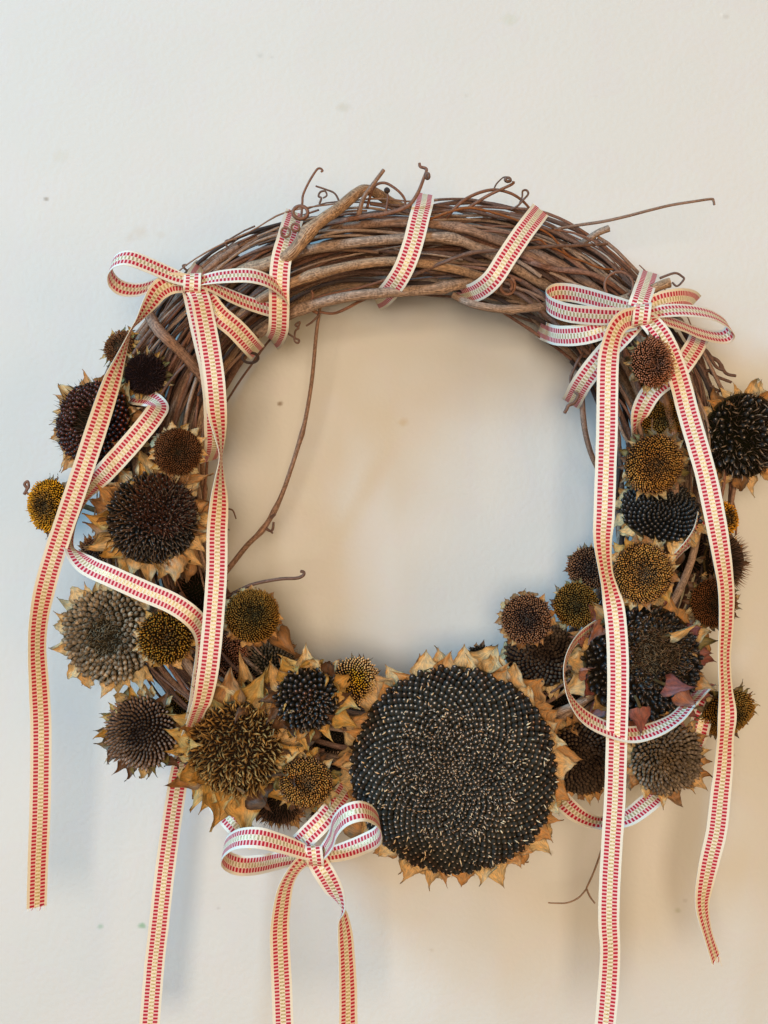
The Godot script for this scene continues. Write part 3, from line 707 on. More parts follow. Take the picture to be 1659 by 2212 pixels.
func head(label: String, x: float, y: float, z: float, px: float, nx: float, ny: float, kind: String, ruff: String, turn := 0.0, called := "sunflower_head", group := "dried sunflower heads on the wreath") -> Node3D:
	var K := kind_of(kind)
	var R := long(px, z)
	var fz := Vector3(nx, ny, sqrt(maxf(0.05, 1.0 - nx * nx - ny * ny))).normalized()
	var fx := Vector3.UP.cross(fz).normalized()
	var fy := fz.cross(fx)
	var basis := Basis(fx, fy, fz).rotated(fz, turn)
	var o := thing(called, label, "sunflower", group, Transform3D(basis, at(x, y, z)))
	var dome: float = K.dome
	var dimple: float = K.dimple
	var ubase: Array = K.base
	var base := lin(ubase[0], ubase[1], ubase[2])
	# receptacle: a shallow dome before, a bowl behind
	var rings := []
	for i in 10:
		var t := i / 9.0
		rings.append([maxf(R * t * 0.97, 0.00002), dome_at(R, dome, dimple, t) - 0.02 * R, base])
	var back := lin(96, 78, 48)
	rings.append([R * 1.03, -0.04 * R, back])
	rings.append([R * 0.98, -0.16 * R, back])
	rings.append([R * 0.70, -0.34 * R, back])
	rings.append([R * 0.30, -0.46 * R, back])
	rings.append([R * 0.10, -0.55 * R, back])
	rings.append([0.00002, -0.56 * R, back])
	var up := Transform3D(Basis(Vector3(1, 0, 0), Vector3(0, 0, 1), Vector3(0, -1, 0)), Vector3.ZERO)
	rings.reverse()
	part("receptacle", lathe(rings, 28), mats["soft"], o, up)
	# stem bends back into the wreath
	var a := atan2(1066.0 - y, x - 888.0)
	var goal := o.transform.affine_inverse() * ring_point(a + 0.12, -0.1, -0.2)
	var start := Vector3(0, 0, -0.45 * R)
	var ctrl := []
	var away := Vector3(0, 0, -0.45 * R - minf(0.35 * goal.length(), 0.02))
	for q in [start, start.lerp(away, 0.5), away, goal]:
		ctrl.append(PackedFloat64Array([q.x, q.y, q.z]))
	var cv := curve(ctrl, 6)
	var sp := PackedVector3Array()
	var sr := PackedFloat32Array()
	for q in cv:
		sp.append(Vector3(q[0], q[1], q[2]))
		sr.append(clampf(R * 0.11, 0.0018, 0.0042))
	part("stem", tube(sp, sr, 8, 0.1, int(x)), mats["stem_olive"], o)
	# florets, seeds, chaff
	var names := {"floret": "florets", "open_floret": "florets", "seed": "seeds", "bead": "seeds", "husk": "seeds", "spike": "chaff", "claw": "chaff", "hair": "bristles", "flake": "chaff"}
	for L in K.layers:
		var gap: float = L[2]
		var rp := px
		var n := int(PI * rp * rp / (gap * gap) * 1.05)
		var cell := R * sqrt(PI / n) * 0.98
		var t0: float = L[4]
		var t1: float = L[5]
		var cols: Array = L[10]
		var keep: float = L[13] if L.size() > 13 else 1.0
		var single: int = L[12] if L.size() > 12 else 0
		var tf := []
		var cl := []
		for i in n:
			var t := pow((i + 0.5) / n, float(L[3]))
			var from_middle := t
			if K.has("middle"):
				from_middle = (Vector2(cos(i * 2.399963), sin(i * 2.399963)) * t).distance_to(K.middle)
			if from_middle < t0 or (t1 < 0.99 and from_middle > t1) or (keep < 1.0 and rng.randf() > keep):
				continue
			var f := i * 2.399963 + rng.randf_range(-0.5, 0.5) * float(L[9]) * cell / maxf(R * t, cell)
			var local := cell * pow(clampf(t, 0.05, 1.0), 1.0 - 0.5 / float(L[3]))
			local = clampf(local * sqrt(2.0 * float(L[3])), cell * 0.6, cell * 1.25)
			var tt := clampf(t + rng.randf_range(-0.25, 0.25) * float(L[9]) * local / R, 0.0, 1.02)
			var h := dome_at(R, dome, dimple, tt)
			var slope := (dome_at(R, dome, dimple, tt + 0.02) - dome_at(R, dome, dimple, maxf(tt - 0.02, 0.0))) / (R * (0.04 if tt > 0.02 else 0.02 + tt))
			var out := Vector3(cos(f), sin(f), 0)
			var nrm := (Vector3(0, 0, 1) - out * slope).normalized()
			var jit := float(L[9])
			var dir := (nrm + out * float(L[8]) * tt * 0.7 + Vector3(rng.randfn(), rng.randfn(), rng.randfn() * 0.3) * jit * 0.42).normalized()
			if dir.z < 0.05:
				dir = (dir + Vector3(0, 0, 0.4)).normalized()
			var bx := dir.cross(Vector3(rng.randfn(), rng.randfn(), rng.randfn() + 0.2)).normalized()
			if L[0] == "seed" or L[0] == "husk":
				bx = dir.cross(out.cross(dir).normalized()).normalized()
			var bz := bx.cross(dir)
			var wide := local * float(L[7]) * rng.randf_range(0.86, 1.14)
			var tall := local * float(L[6]) * rng.randf_range(0.8, 1.2)
			var lift: float = {"flake": 0.6, "claw": 0.85 if kind == "bigseed" else 0.35}.get(L[0], 0.0) if K.layers[0][0] != L[0] else 0.0
			var wob := 1.0 + (0.03 if kind == "bigseed" else 0.07) * noise.get_noise_2d(cos(f) * 45.0 + x, sin(f) * 45.0 + y)
			h += R * (0.02 if L[0] == "seed" else 0.05) * noise.get_noise_2d(out.x * tt * 55.0 + x, out.y * tt * 55.0 - y)
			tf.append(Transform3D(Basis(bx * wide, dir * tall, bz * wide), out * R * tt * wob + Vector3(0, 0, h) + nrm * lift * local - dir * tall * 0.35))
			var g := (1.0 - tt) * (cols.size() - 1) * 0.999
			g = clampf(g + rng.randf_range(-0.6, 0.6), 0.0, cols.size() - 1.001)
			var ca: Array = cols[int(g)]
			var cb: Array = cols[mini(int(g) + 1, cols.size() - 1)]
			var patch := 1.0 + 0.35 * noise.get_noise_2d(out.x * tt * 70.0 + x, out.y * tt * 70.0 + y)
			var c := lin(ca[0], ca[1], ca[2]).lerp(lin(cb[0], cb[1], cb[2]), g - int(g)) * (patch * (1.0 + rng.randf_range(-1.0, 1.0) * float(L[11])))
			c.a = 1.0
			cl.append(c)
		var many := tf.size()
		if single > 0:
			var shades := [mats["seed_black"], mats["seed_coal"], mats["seed_brown"], mats["seed_grey"]]
			if L[1] == "shiny" or L[1] == "grain":
				shades = single_shades(L[1], cl)
			var first := maxi(0, many - single)
			for i in range(first, many):
				part("seed", forms[L[0]], shades[rng.randi() % shades.size()], o, tf[i])
			many = first
		if many > 0:
			var mm := MultiMesh.new()
			mm.transform_format = MultiMesh.TRANSFORM_3D
			mm.use_colors = true
			mm.mesh = forms[L[0]]
			mm.instance_count = many
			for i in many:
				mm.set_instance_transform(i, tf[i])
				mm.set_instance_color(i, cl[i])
			var node := MultiMeshInstance3D.new()
			node.name = names[L[0]]
			node.multimesh = mm
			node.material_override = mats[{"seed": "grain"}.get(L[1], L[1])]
			node.set_meta("kind", "stuff")
			o.add_child(node, true)
	# bracts
	var B := bracts_of(ruff)
	var row_no := 0
	for row in B.rows:
		var n: int = row[0]
		for i in n:
			var f := TAU * (i + 0.5 * row_no + rng.randf_range(-0.38, 0.38)) / n
			var out := Vector3(cos(f), sin(f), 0)
			var el := deg_to_rad(row[3] + rng.randf_range(-1, 1) * row[4])
			var dir := (out * cos(el) + Vector3(0, 0, sin(el)) + out.cross(Vector3(0, 0, 1)) * rng.randf_range(-0.28, 0.28)).normalized()
			var face := (Vector3(0, 0, cos(el)) - out * sin(el))
			face = (face - dir * face.dot(dir)).normalized()
			var sx := dir.cross(face)
			var len_: float = R * row[1] * rng.randf_range(0.75, 1.28)
			var wid: float = len_ * row[2] * rng.randf_range(0.8, 1.15)
			var list: Array = B.mats
			var fm: Array = B.forms
			part("bract", bract_forms[fm[rng.randi() % fm.size()]], mats[list[rng.randi() % list.size()]], o, Transform3D(Basis(sx * wid, dir * len_, face * len_), out * R * float(row[5]) + Vector3(0, 0, -R * (0.03 + 0.06 * row_no))))
		row_no += 1
	return o

var shade_cache := {}
func single_shades(mat: String, cl: Array) -> Array:
	var c: Color = cl[cl.size() - 1]
	var avg := Color(0, 0, 0)
	var n := mini(40, cl.size())
	for i in n:
		avg += cl[cl.size() - 1 - i] / n
	avg.a = 1.0
	var out := []
	for q in [0.75, 0.95, 1.15, 1.3]:
		var m: StandardMaterial3D = mats[mat].duplicate()
		m.albedo_color = Color(clampf(avg.r * q, 0, 1), clampf(avg.g * q, 0, 1), clampf(avg.b * q, 0, 1)).linear_to_srgb()
		out.append(m)
	return out

func build_heads() -> void:
	# the big one
	head("largest sunflower head, a broad black seed disc with a tan bract rim at the bottom", 980, 1664, 0.082, 218, -0.06, 0.02, "bigseed", "broad")
	# left side, from the top down
	head("small dark brown dried head at the top left, beside the fuzzy purple one", 258, 750, 0.058, 36, -0.4, 0.3, "umber", "green")
	head("small fuzzy purple black head with green bracts, below the left bow", 314, 808, 0.068, 45, 0.12, 0.05, "fuzz", "green", 1.0)
	head("large reddish brown head with tan bracts, crossed by the long left ribbon tail", 203, 914, 0.066, 90, -0.33, 0.08, "redseed", "ruff", 2.0)
	head("round dark brown floret head on the inner left, beside the folded ribbon", 384, 976, 0.076, 50, 0.1, 0.0, "umber", "small", 0.5)
	head("golden yellow domed head at the far left edge of the wreath", 107, 1092, 0.056, 55, -0.42, -0.05, "gold", "few", 0.3)
	head("large glossy black seeded head with curling tan bracts in the left middle", 330, 1120, 0.076, 96, 0.1, 0.04, "seedspike", "collar")
	head("small brown head half hidden below the glossy black seeded head on the left", 206, 1200, 0.048, 36, -0.3, -0.1, "brown", "ruff", 0.2)
	head("large grey seeded head with pale pointed bracts at the lower left", 233, 1374, 0.070, 98, -0.1, -0.04, "husks", "pale_ruff", 0.7)
	head("yellow flecked black head overlapping the large grey seeded head", 358, 1377, 0.096, 57, 0.08, -0.04, "amber", "small", 0.1)
	head("dark olive domed head with orange bracts under it, beside the thin curled tendril", 545, 1330, 0.072, 57, 0.25, 0.30, "olive", "under", 0.4)
	head("small dark spiny head behind the ribbon tail, above the olive domed head", 430, 1284, 0.05, 48, 0.2, 0.0, "spinydark", "dark", 0.9)
	head("orange brown floret head behind the inner left ribbon tail", 478, 1424, 0.056, 54, 0.3, 0.0, "rust", "dark", 0.6)
	head("grey spiny head in the back, below the olive domed head", 585, 1428, 0.048, 52, 0.15, 0.42, "spinygrey", "dark", 0.3)
	head("purplish brown bud covered head lowest on the left, with crumpled grey bracts", 305, 1582, 0.074, 76, -0.14, 0.0, "buds", "crumple", 1.2)
	head("tiny olive head between the purplish bud head and the ribbon tail", 396, 1532, 0.05, 33, 0.1, 0.2, "olive", "crumple", 0.0)
	head("large bristly brown chaff head with big curled olive bracts", 506, 1618, 0.084, 100, -0.04, 0.0, "chaff", "mane", 0.2)
	head("black seeded head with upright curled bracts, above the small yellow brown head", 664, 1510, 0.090, 66, 0.04, 0.08, "blackseed", "mane")
	head("round head with pale tips and a yellow centre, left of the largest head", 768, 1472, 0.068, 50, 0.25, 0.2, "tipped", "few", 0.5)
	head("small yellow brown head with a dark centre, below the upright curled bracts", 661, 1690, 0.086, 55, 0.04, -0.05, "yellow", "crumple", 0.8)
	head("brown spiny head facing down under the small yellow brown head", 600, 1742, 0.060, 48, -0.1, -0.42, "spiny", "ruff", 0.1)
	head("dark head deep in shadow left of the largest head", 718, 1592, 0.050, 50, 0.1, 0.0, "night", "dark", 0.0)
	head("shaded brown head above the bottom bow, half hidden", 706, 1738, 0.052, 38, 0.1, -0.35, "spinydark", "dark", 0.6)
	# right side, from the top down
	head("rusty brown head with grey green bracts, just below the right bow", 1410, 784, 0.107, 51, 0.30, -0.04, "rust", "grey", 0.2)
	head("olive yellow head tucked behind the right ribbon tail, below the rusty head", 1430, 905, 0.060, 45, 0.1, 0.05, "olive", "few", 0.3)
	head("yellow brown head with grey crumpled bracts, above the black beaded one", 1413, 1003, 0.078, 63, 0.03, -0.2, "yellow", "grey", 0.6)
	head("large charred black head cut by the right edge of the photo", 1606, 942, 0.060, 90, 0.12, -0.15, "char", "ruff", 0.9)
	head("black beaded head facing up, with a pale bract rim below it", 1427, 1104, 0.068, 84, 0.0, 0.66, "beads", "cream", 0.4)
	head("round golden brown head at the centre of the right side", 1388, 1238, 0.090, 64, -0.02, 0.05, "yellow", "small", 1.9)
	head("grey brown head behind the long right ribbon, beside the golden brown one", 1272, 1228, 0.050, 45, -0.3, 0.0, "brown", "few", 0.5)
	head("dark olive head with a black centre, inner right of the opening", 1243, 1306, 0.064, 46, 0.0, 0.05, "olive", "few", 0.2)
	head("brown floret head at the inner right edge, nearest the opening", 1137, 1338, 0.072, 52, -0.1, 0.08, "brown", "under", 1.0)
	head("grey brown seeded head with cream bracts under the inner brown head", 1168, 1412, 0.050, 74, -0.1, 0.5, "darkhusk", "cream", 0.1)
	head("large black seeded head with a fuzzy grey centre and purple bracts", 1388, 1432, 0.074, 124, 0.0, 0.04, "fuzzbead", "plum")
	head("grey brown spiny head at the outer right edge", 1566, 1214, 0.046, 58, 0.48, 0.0, "spiny", "few", 0.7)
	head("dark brown dotted head behind the outer right ribbon tail", 1541, 1302, 0.064, 51, 0.1, -0.04, "umber", "grey", 0.2)
	head("olive yellow head tilted down at the far right with grey purple bracts", 1571, 1540, 0.060, 57, 0.22, -0.45, "olive", "grey", 0.4)
	head("grey seeded head with orange bracts at the lower right", 1440, 1638, 0.070, 76, 0.1, -0.08, "seedhusk", "ruff", 0.8)
	head("dark brown seeded head right of the largest head", 1262, 1638, 0.054, 78, 0.1, -0.1, "darkhusk", "ruff", 0.3)
	head("black head in shadow above the dark brown seeded head on the right", 1196, 1510, 0.046, 54, 0.0, 0.0, "night", "dark", 0.2)
	head("tiny yellow head peeping out behind the outer right ribbon tail", 1566, 1120, 0.044, 32, 0.45, 0.1, "gold", "few", 0.2)
	head("small dark head peeping out behind the top of the largest head", 1038, 1428, 0.048, 32, 0.0, 0.35, "night", "dark", 0.0)
	head("shaded brown shaggy head between the beaded head and the outer ribbon tail", 1486, 1196, 0.044, 44, 0.1, 0.1, "spinydark", "dark", 0.4)

func dried_leaf(label: String, x: float, y: float, z: float, px: float, wide: float, dir: float, tip: float, form: int, mat: String) -> void:
	var L := long(px, z)
	var b := Basis(Vector3(0, 0, 1), deg_to_rad(dir - 90.0)) * Basis(Vector3(1, 0, 0), deg_to_rad(tip))
	var o := thing("dried_leaf", label, "leaf", "loose dried leaves among the heads", Transform3D(b, at(x, y, z)))
	part("blade", bract_forms[form], mats[mat], o, Transform3D(Basis.from_scale(Vector3(L * wide, L, L)), Vector3.ZERO))
	part("leaf_stalk", tube(PackedVector3Array([Vector3(0, 0.02 * L, 0), Vector3(0, -0.2 * L, -0.1 * L), Vector3(0, -0.4 * L, -0.35 * L)]), PackedFloat32Array([0.0012, 0.0011, 0.0010]), 6), mats["stem_olive"], o)

func build_leaves() -> void:
	dried_leaf("brown curled dried leaf beside the grey spiny head, below the olive domed head", 598, 1365, 0.05, 80, 0.75, -55, 20, 7, "brown")
	dried_leaf("upright olive dried leaf between the grey spiny head and the bristly brown head", 566, 1492, 0.074, 92, 0.5, 66, 20, 5, "olive")
	dried_leaf("narrow tan dried leaf standing left of the grey spiny head", 536, 1470, 0.066, 88, 0.42, 108, 15, 9, "tan")
	dried_leaf("tan hanging dried leaf under the glossy black seeded head, near the spiny dark head", 372, 1205, 0.08, 74, 0.7, -62, 25, 6, "orange")
	dried_leaf("brown dried leaf hanging below the fold of the left ribbon band", 408, 1215, 0.07, 66, 0.6, -92, 25, 8, "brown")
	dried_leaf("pale twisted dried leaf sticking out right of the fuzzy grey centred head", 1448, 1372, 0.082, 88, 0.36, 22, 25, 13, "straw")
	dried_leaf("dark green pointed dried leaf at the right of the fuzzy grey centred head", 1490, 1388, 0.07, 66, 0.5, 8, 10, 3, "moss")
	dried_leaf("dark brown dried leaf hanging in the shade left of the outer right ribbon tail", 1455, 1180, 0.06, 100, 0.5, -100, 10, 1, "umber")
	dried_leaf("mauve brown dried leaf over the upper left edge of the fuzzy grey centred head", 1300, 1350, 0.088, 84, 0.5, 208, 30, 2, "mauve")
	dried_leaf("large purple dried leaf at the lower right rim of the fuzzy grey centred head", 1436, 1478, 0.092, 84, 0.8, -18, 30, 2, "purple")
	dried_leaf("mauve dried leaf with a hooked tip right of the large purple dried leaf", 1462, 1496, 0.088, 70, 0.8, -40, 20, 4, "mauve")
	dried_leaf("purple dried leaf hanging below the fuzzy grey centred head, just right of the long ribbon", 1382, 1528, 0.096, 66, 0.75, -80, 15, 6, "purple")
	dried_leaf("mauve dried leaf at the left rim of the fuzzy grey centred head", 1268, 1452, 0.088, 60, 0.8, 150, 30, 12, "mauve")
	dried_leaf("brown dried leaf tucked under the left edge of the largest head", 752, 1770, 0.07, 90, 0.7, -30, 15, 6, "orange")

# ---------------------------------------------------------------- ribbon
func ribbon_mesh(ctrl: Array, wide := RIBBON_WIDTH, phase := 0.0, w0 := 1.0, w1 := 1.0) -> ArrayMesh:
	# ctrl: PackedFloat64Array [x, y, z, wx, wy, wz] in metres; the strip is a thin closed band
	var cv := curve(ctrl, 14)
	var P := PackedVector3Array()
	var W := PackedVector3Array()
	var S := PackedFloat64Array()
	for q in cv:
		P.append(Vector3(q[0], q[1], q[2]))
		W.append(Vector3(q[3], q[4], q[5]))
		S.append(q[6] if q.size() > 6 else 1.0)
	var v := PackedVector3Array()
	var nn := PackedVector3Array()
	var uv := PackedVector2Array()
	var idx := PackedInt32Array()
	var run := 0.0
	var thick := 0.00022
	var cols: Array[float] = [-1.0, -0.5, 0.0, 0.5, 1.0]
	for i in P.size():
		if i > 0:
			run += P[i].distance_to(P[i - 1])
		var t := (P[mini(i + 1, P.size() - 1)] - P[maxi(i - 1, 0)]).normalized()
		var w := (W[i] - t * W[i].dot(t)).normalized()
		var n := t.cross(w).normalized()
		var s := lerpf(w0, w1, float(i) / (P.size() - 1)) * (S[i] + 0.02 * noise.get_noise_1d(run * 2500.0 + phase * 90.0))
		w = w.rotated(t, 0.09 * noise.get_noise_1d(run * 700.0 + phase * 331.0 + P[0].x * 900.0))
		n = t.cross(w).normalized()
		var vv := run / 0.0296 + phase
		for face in 2:
			var sg := 1.0 if face == 0 else -1.0
			for c in cols:
				var bow := (0.03 + 1.6 * (1.0 - minf(S[i], 1.0))) * (1.0 - c * c)
				v.append(P[i] + w * (c * wide * 0.5 * s) + n * (sg * thick * (1.0 if absf(c) < 0.9 else 0.7) + bow * wide * 0.2))
				nn.append(n * sg)
				uv.append(Vector2(0.5 + 0.5 * c, vv))
		for e in 2:
			var sg := -1.0 if e == 0 else 1.0
			for k in 2:
				v.append(P[i] + w * (sg * wide * 0.5 * s) + n * (thick * 0.7 * (1.0 if k == 0 else -1.0)))
				nn.append(w * sg)
				uv.append(Vector2(0.02 if e == 0 else 0.98, vv))
	var per := 14
	for i in P.size() - 1:
		var a := i * per
		var b := a + per
		for c in 4:
			idx.append_array([a + c, a + c + 1, b + c, a + c + 1, b + c + 1, b + c])
			idx.append_array([a + 5 + c, b + 5 + c, a + 6 + c, a + 6 + c, b + 5 + c, b + 6 + c])
		idx.append_array([a + 10, b + 10, a + 11, a + 11, b + 10, b + 11])
		idx.append_array([a + 12, a + 13, b + 12, a + 13, b + 13, b + 12])
	return array_mesh(v, nn, uv, idx)

# a strip by [x, y, z, roll in degrees]: roll 0 faces the viewer, 90 shows its edge
func strip(pts: Array, parent: Node3D, called: String, label := "", phase := 0.0, w0 := 1.0, w1 := 1.0) -> void:
	var ctrl := []
	for i in pts.size():
		var q: Array = pts[i]
		var p := at(q[0], q[1], q[2])
		var a: Array = pts[maxi(i - 1, 0)]
		var b: Array = pts[mini(i + 1, pts.size() - 1)]
		var t := (at(b[0], b[1], b[2]) - at(a[0], a[1], a[2])).normalized()
		var side := t.cross((Vector3(0, 0, eye) - p).normalized()).normalized()
		var n := side.cross(t)
		var roll := deg_to_rad(q[3])
		var w := side * cos(roll) + n * sin(roll)
		ctrl.append(PackedFloat64Array([p.x, p.y, p.z, w.x, w.y, w.z]))
	part(called, ribbon_mesh(ctrl, RIBBON_WIDTH, phase, w0, w1), mats["ribbon"], parent, Transform3D.IDENTITY, label)

# a loop that lies round an axis w: [x, y] points, the depth follows from the axis
func bow_loop(pts: Array, w: Vector3, home: Vector3, parent: Node3D, called: String, label := "", pinch := 0.55) -> void:
	w = w.normalized()
	var ctrl := []
	for i in pts.size():
		var q: Array = pts[i]
		var z := home.z
		for k in 4:
			var p := at(q[0], q[1], z)
			z = home.z - (w.x * (p.x - home.x) + w.y * (p.y - home.y)) / w.z
		var lift: float = q[2] if q.size() > 2 else 0.0
		var p := at(q[0], q[1], z + lift)
		var e := minf(i, pts.size() - 1 - i)
		ctrl.append(PackedFloat64Array([p.x, p.y, p.z, w.x, w.y, w.z, [pinch, 0.72, 0.92, 1.0][mini(int(e), 3)]]))
	# pinched where it runs into the knot
	var m := ribbon_mesh(ctrl)
	part(called, m, mats["ribbon"], parent, Transform3D.IDENTITY, label)

func knot(x: float, y: float, z: float, high: float, lean: float, parent: Node3D) -> void:
	var ctrl := []
	for k in 9:
		var a := lerpf(-2.2, 2.2, k / 8.0)
		var p := at(x + lean * sin(a) * high * 0.5, y - sin(a) * high * 0.5, z + 0.0042 * cos(a) - 0.001)
		ctrl.append(PackedFloat64Array([p.x, p.y, p.z, 1.0, lean, 0.0]))
	part("knot", ribbon_mesh(ctrl, RIBBON_WIDTH * 0.82, 0.3), mats["ribbon"], parent)

func build_ribbons() -> void:
	var down := Vector3(0.02, -0.70, 0.71)
	# left bow
	var lb := thing("ribbon_bow", "red, cream and gold woven ribbon bow tied at the upper left of the wreath", "bow", "ribbon bows with long tails")
	var home := at(415, 611, 0.096)
	bow_loop([[420, 612], [405, 607], [370, 594], [322, 573], [280, 558], [252, 562], [238, 580], [241, 604], [262, 622], [298, 626], [338, 614], [380, 606], [412, 613]], Vector3(-0.12, -0.83, 0.56), home, lb, "loop")
	bow_loop([[412, 612], [432, 606], [476, 598], [534, 595], [575, 605], [606, 626], [622, 648], [617, 668], [600, 672], [573, 666], [534, 654], [495, 638], [460, 622], [430, 613]], Vector3(0.10, -0.80, 0.60), home, lb, "loop")
	knot(415, 611, 0.097, 40, 0.05, lb)
	strip([[408, 612, 0.094, 30], [372, 612, 0.098, 10], [345, 626, 0.1, 20], [326, 652, 0.1, 45], [300, 690, 0.1, 76], [282, 716, 0.1, 84], [262, 770, 0.1, 62], [240, 830, 0.101, 30], [212, 915, 0.103, 8], [184, 1000, 0.103, 0], [155, 1085, 0.1, 0], [128, 1165, 0.096, 0], [102, 1250, 0.092, 5], [85, 1330, 0.088, 25], [80, 1400, 0.085, 30], [84, 1480, 0.083, 18], [88, 1560, 0.08, 5], [88, 1650, 0.078, 0], [86, 1760, 0.076, 5], [82, 1860, 0.074, 12], [79, 1960, 0.073, 16]], lb, "tail", "outer left tail hanging free before the wall")
	strip([[420, 618, 0.094, 0], [432, 645, 0.099, 20], [442, 690, 0.099, 15], [453, 750, 0.099, 5], [463, 820, 0.1, 0], [469, 890, 0.1, 20], [475, 940, 0.1, 55], [477, 985, 0.1, 80], [475, 1035, 0.1, 62], [473, 1090, 0.1, 30], [469, 1150, 0.1, 12], [468, 1230, 0.101, 0], [463, 1310, 0.102, 0], [456, 1390, 0.103, 0], [449, 1450, 0.103, 5], [438, 1510, 0.1, 25], [425, 1545, 0.094, 45], [405, 1600, 0.07, 40], [390, 1660, 0.055, 20], [378, 1730, 0.055, 12], [366, 1810, 0.056, 8], [354, 1900, 0.057, 0], [343, 2000, 0.058, 5], [333, 2090, 0.058, 0], [322, 2225, 0.058, 0]], lb, "tail", "inner left tail that passes behind the bristly brown head")
	fray(79, 1960, 0.073, 36, 7, lb)
	# right bow
	var rb := thing("ribbon_bow", "red, cream and gold woven ribbon bow tied at the upper right of the wreath", "bow", "ribbon bows with long tails")
	home = at(1386, 678, 0.1)
	bow_loop([[1392, 676], [1370, 668], [1327, 657], [1275, 642], [1228, 632], [1196, 633], [1180, 646], [1190, 662], [1228, 676], [1282, 682], [1328, 683], [1370, 680], [1392, 678]], Vector3(-0.10, 0.80, 0.60), home, rb, "loop")
	bow_loop([[1380, 680], [1405, 677], [1444, 671], [1487, 671], [1530, 678], [1560, 692], [1578, 710], [1570, 726], [1545, 728], [1503, 717], [1470, 703], [1438, 693], [1410, 683], [1386, 680]], Vector3(0.22, -0.75, 0.62), home, rb, "loop")
	knot(1386, 680, 0.102, 46, 0.12, rb)
	strip([[1380, 684, 0.1, 20], [1352, 690, 0.106, 20], [1334, 706, 0.108, 30], [1322, 735, 0.108, 30], [1314, 780, 0.107, 10], [1312, 850, 0.106, 0], [1311, 930, 0.105, 0], [1308, 1023, 0.104, 0], [1305, 1110, 0.104, 8], [1302, 1170, 0.104, 30], [1308, 1230, 0.104, 48], [1318, 1275, 0.105, 35], [1328, 1325, 0.106, 5], [1334, 1402, 0.107, 0], [1335, 1492, 0.107, 0], [1332, 1599, 0.105, 0], [1328, 1725, 0.101, 0], [1322, 1820, 0.098, 0], [1317, 1910, 0.095, 0], [1315, 1990, 0.093, 10], [1318, 2054, 0.092, 18], [1314, 2136, 0.091, 5], [1306, 2225, 0.09, 0]], rb, "tail", "inner right tail hanging below the frame")
	strip([[1392, 684, 0.098, 30], [1410, 702, 0.103, 25], [1430, 728, 0.105, 20], [1450, 766, 0.105, 25], [1470, 828, 0.102, 10], [1487, 893, 0.099, 0], [1506, 958, 0.097, 0], [1526, 1030, 0.096, 5], [1545, 1120, 0.095, 10], [1560, 1206, 0.094, 28], [1569, 1277, 0.093, 40], [1569, 1349, 0.092, 48], [1565, 1420, 0.091, 56], [1568, 1492, 0.09, 50], [1571, 1546, 0.089, 30], [1567, 1599, 0.087, 38], [1563, 1660, 0.085, 28], [1557, 1712, 0.084, 20], [1548, 1794, 0.08, 12], [1533, 1859, 0.077, 20], [1521, 1920, 0.074, 38], [1518, 1962, 0.072, 52], [1529, 2018, 0.07, 62], [1546, 2072, 0.068, 55]], rb, "tail", "outer right tail with a frayed turned end")
	fray(1547, 2072, 0.068, 20, 12, rb)
	# bottom bow
	var bb := thing("ribbon_bow", "red, cream and gold woven ribbon bow hanging under the wreath beside the largest head", "bow", "ribbon bows with long tails")
	home = at(679, 1848, 0.098)
	bow_loop([[686, 1848], [664, 1842], [606, 1822], [557, 1810], [515, 1812], [490, 1826], [482, 1844], [492, 1860], [520, 1870], [560, 1868], [606, 1858], [655, 1850], [684, 1848]], Vector3(-0.10, -0.82, 0.57), home, bb, "loop")
	bow_loop([[674, 1850], [694, 1843], [714, 1816], [724, 1786], [746, 1762], [780, 1752], [808, 1762], [821, 1784], [815, 1806], [788, 1822], [746, 1838], [704, 1848], [676, 1849]], Vector3(0.20, -0.78, 0.60), home, bb, "loop")
	knot(679, 1848, 0.1, 44, -0.12, bb)
	strip([[676, 1850, 0.097, 30], [655, 1860, 0.1, 50], [634, 1882, 0.1, 56], [617, 1915, 0.098, 48], [608, 1962, 0.095, 36], [604, 2011, 0.092, 22], [606, 2076, 0.09, 12], [609, 2141, 0.088, 5], [612, 2225, 0.086, 0]], bb, "tail", "left tail of the bottom bow")
	strip([[682, 1852, 0.097, -20], [692, 1872, 0.1, -10], [706, 1895, 0.1, -15], [722, 1925, 0.097, -32], [735, 1954, 0.094, -68], [740, 1982, 0.092, -118], [746, 2027, 0.09, -138], [750, 2092, 0.088, -146], [752, 2150, 0.086, -150], [752, 2225, 0.085, -155]], bb, "tail", "right tail of the bottom bow, turned over once")
	# the ribbon wound round the wreath
	var wr := thing("wound_ribbon", "red, cream and gold woven ribbon wound in bands round the grapevine wreath", "ribbon")
	strip([[638, 458, 0.056, 0], [631, 480, 0.068, 0], [619, 519, 0.079, 5], [607, 565, 0.084, 0], [603, 617, 0.083, 0], [603, 666, 0.08, 0], [601, 712, 0.072, 0], [592, 735, 0.055, 0], [588, 738, 0.03, 0]], wr, "band")
	strip([[918, 419, 0.054, 0], [914, 440, 0.07, 0], [906, 470, 0.08, 0], [892, 526, 0.085, 0], [873, 578, 0.084, 0], [850, 617, 0.077, 0], [826, 644, 0.058, 10], [812, 652, 0.03, 0]], wr, "band")
	strip([[1168, 453, 0.06, 0], [1152, 474, 0.074, 0], [1130, 503, 0.082, 0], [1097, 552, 0.086, 0], [1065, 601, 0.084, 0], [1034, 627, 0.074, 10], [1004, 638, 0.056, 20], [992, 640, 0.03, 20]], wr, "band")
	strip([[440, 576, 0.035, 0], [433, 584, 0.06, 0], [424, 600, 0.088, 0], [418, 614, 0.092, 0]], wr, "band")
	strip([[430, 622, 0.09, 0], [468, 675, 0.089, 0], [510, 712, 0.083, 0], [544, 749, 0.07, 0], [556, 762, 0.045, 0]], wr, "band")
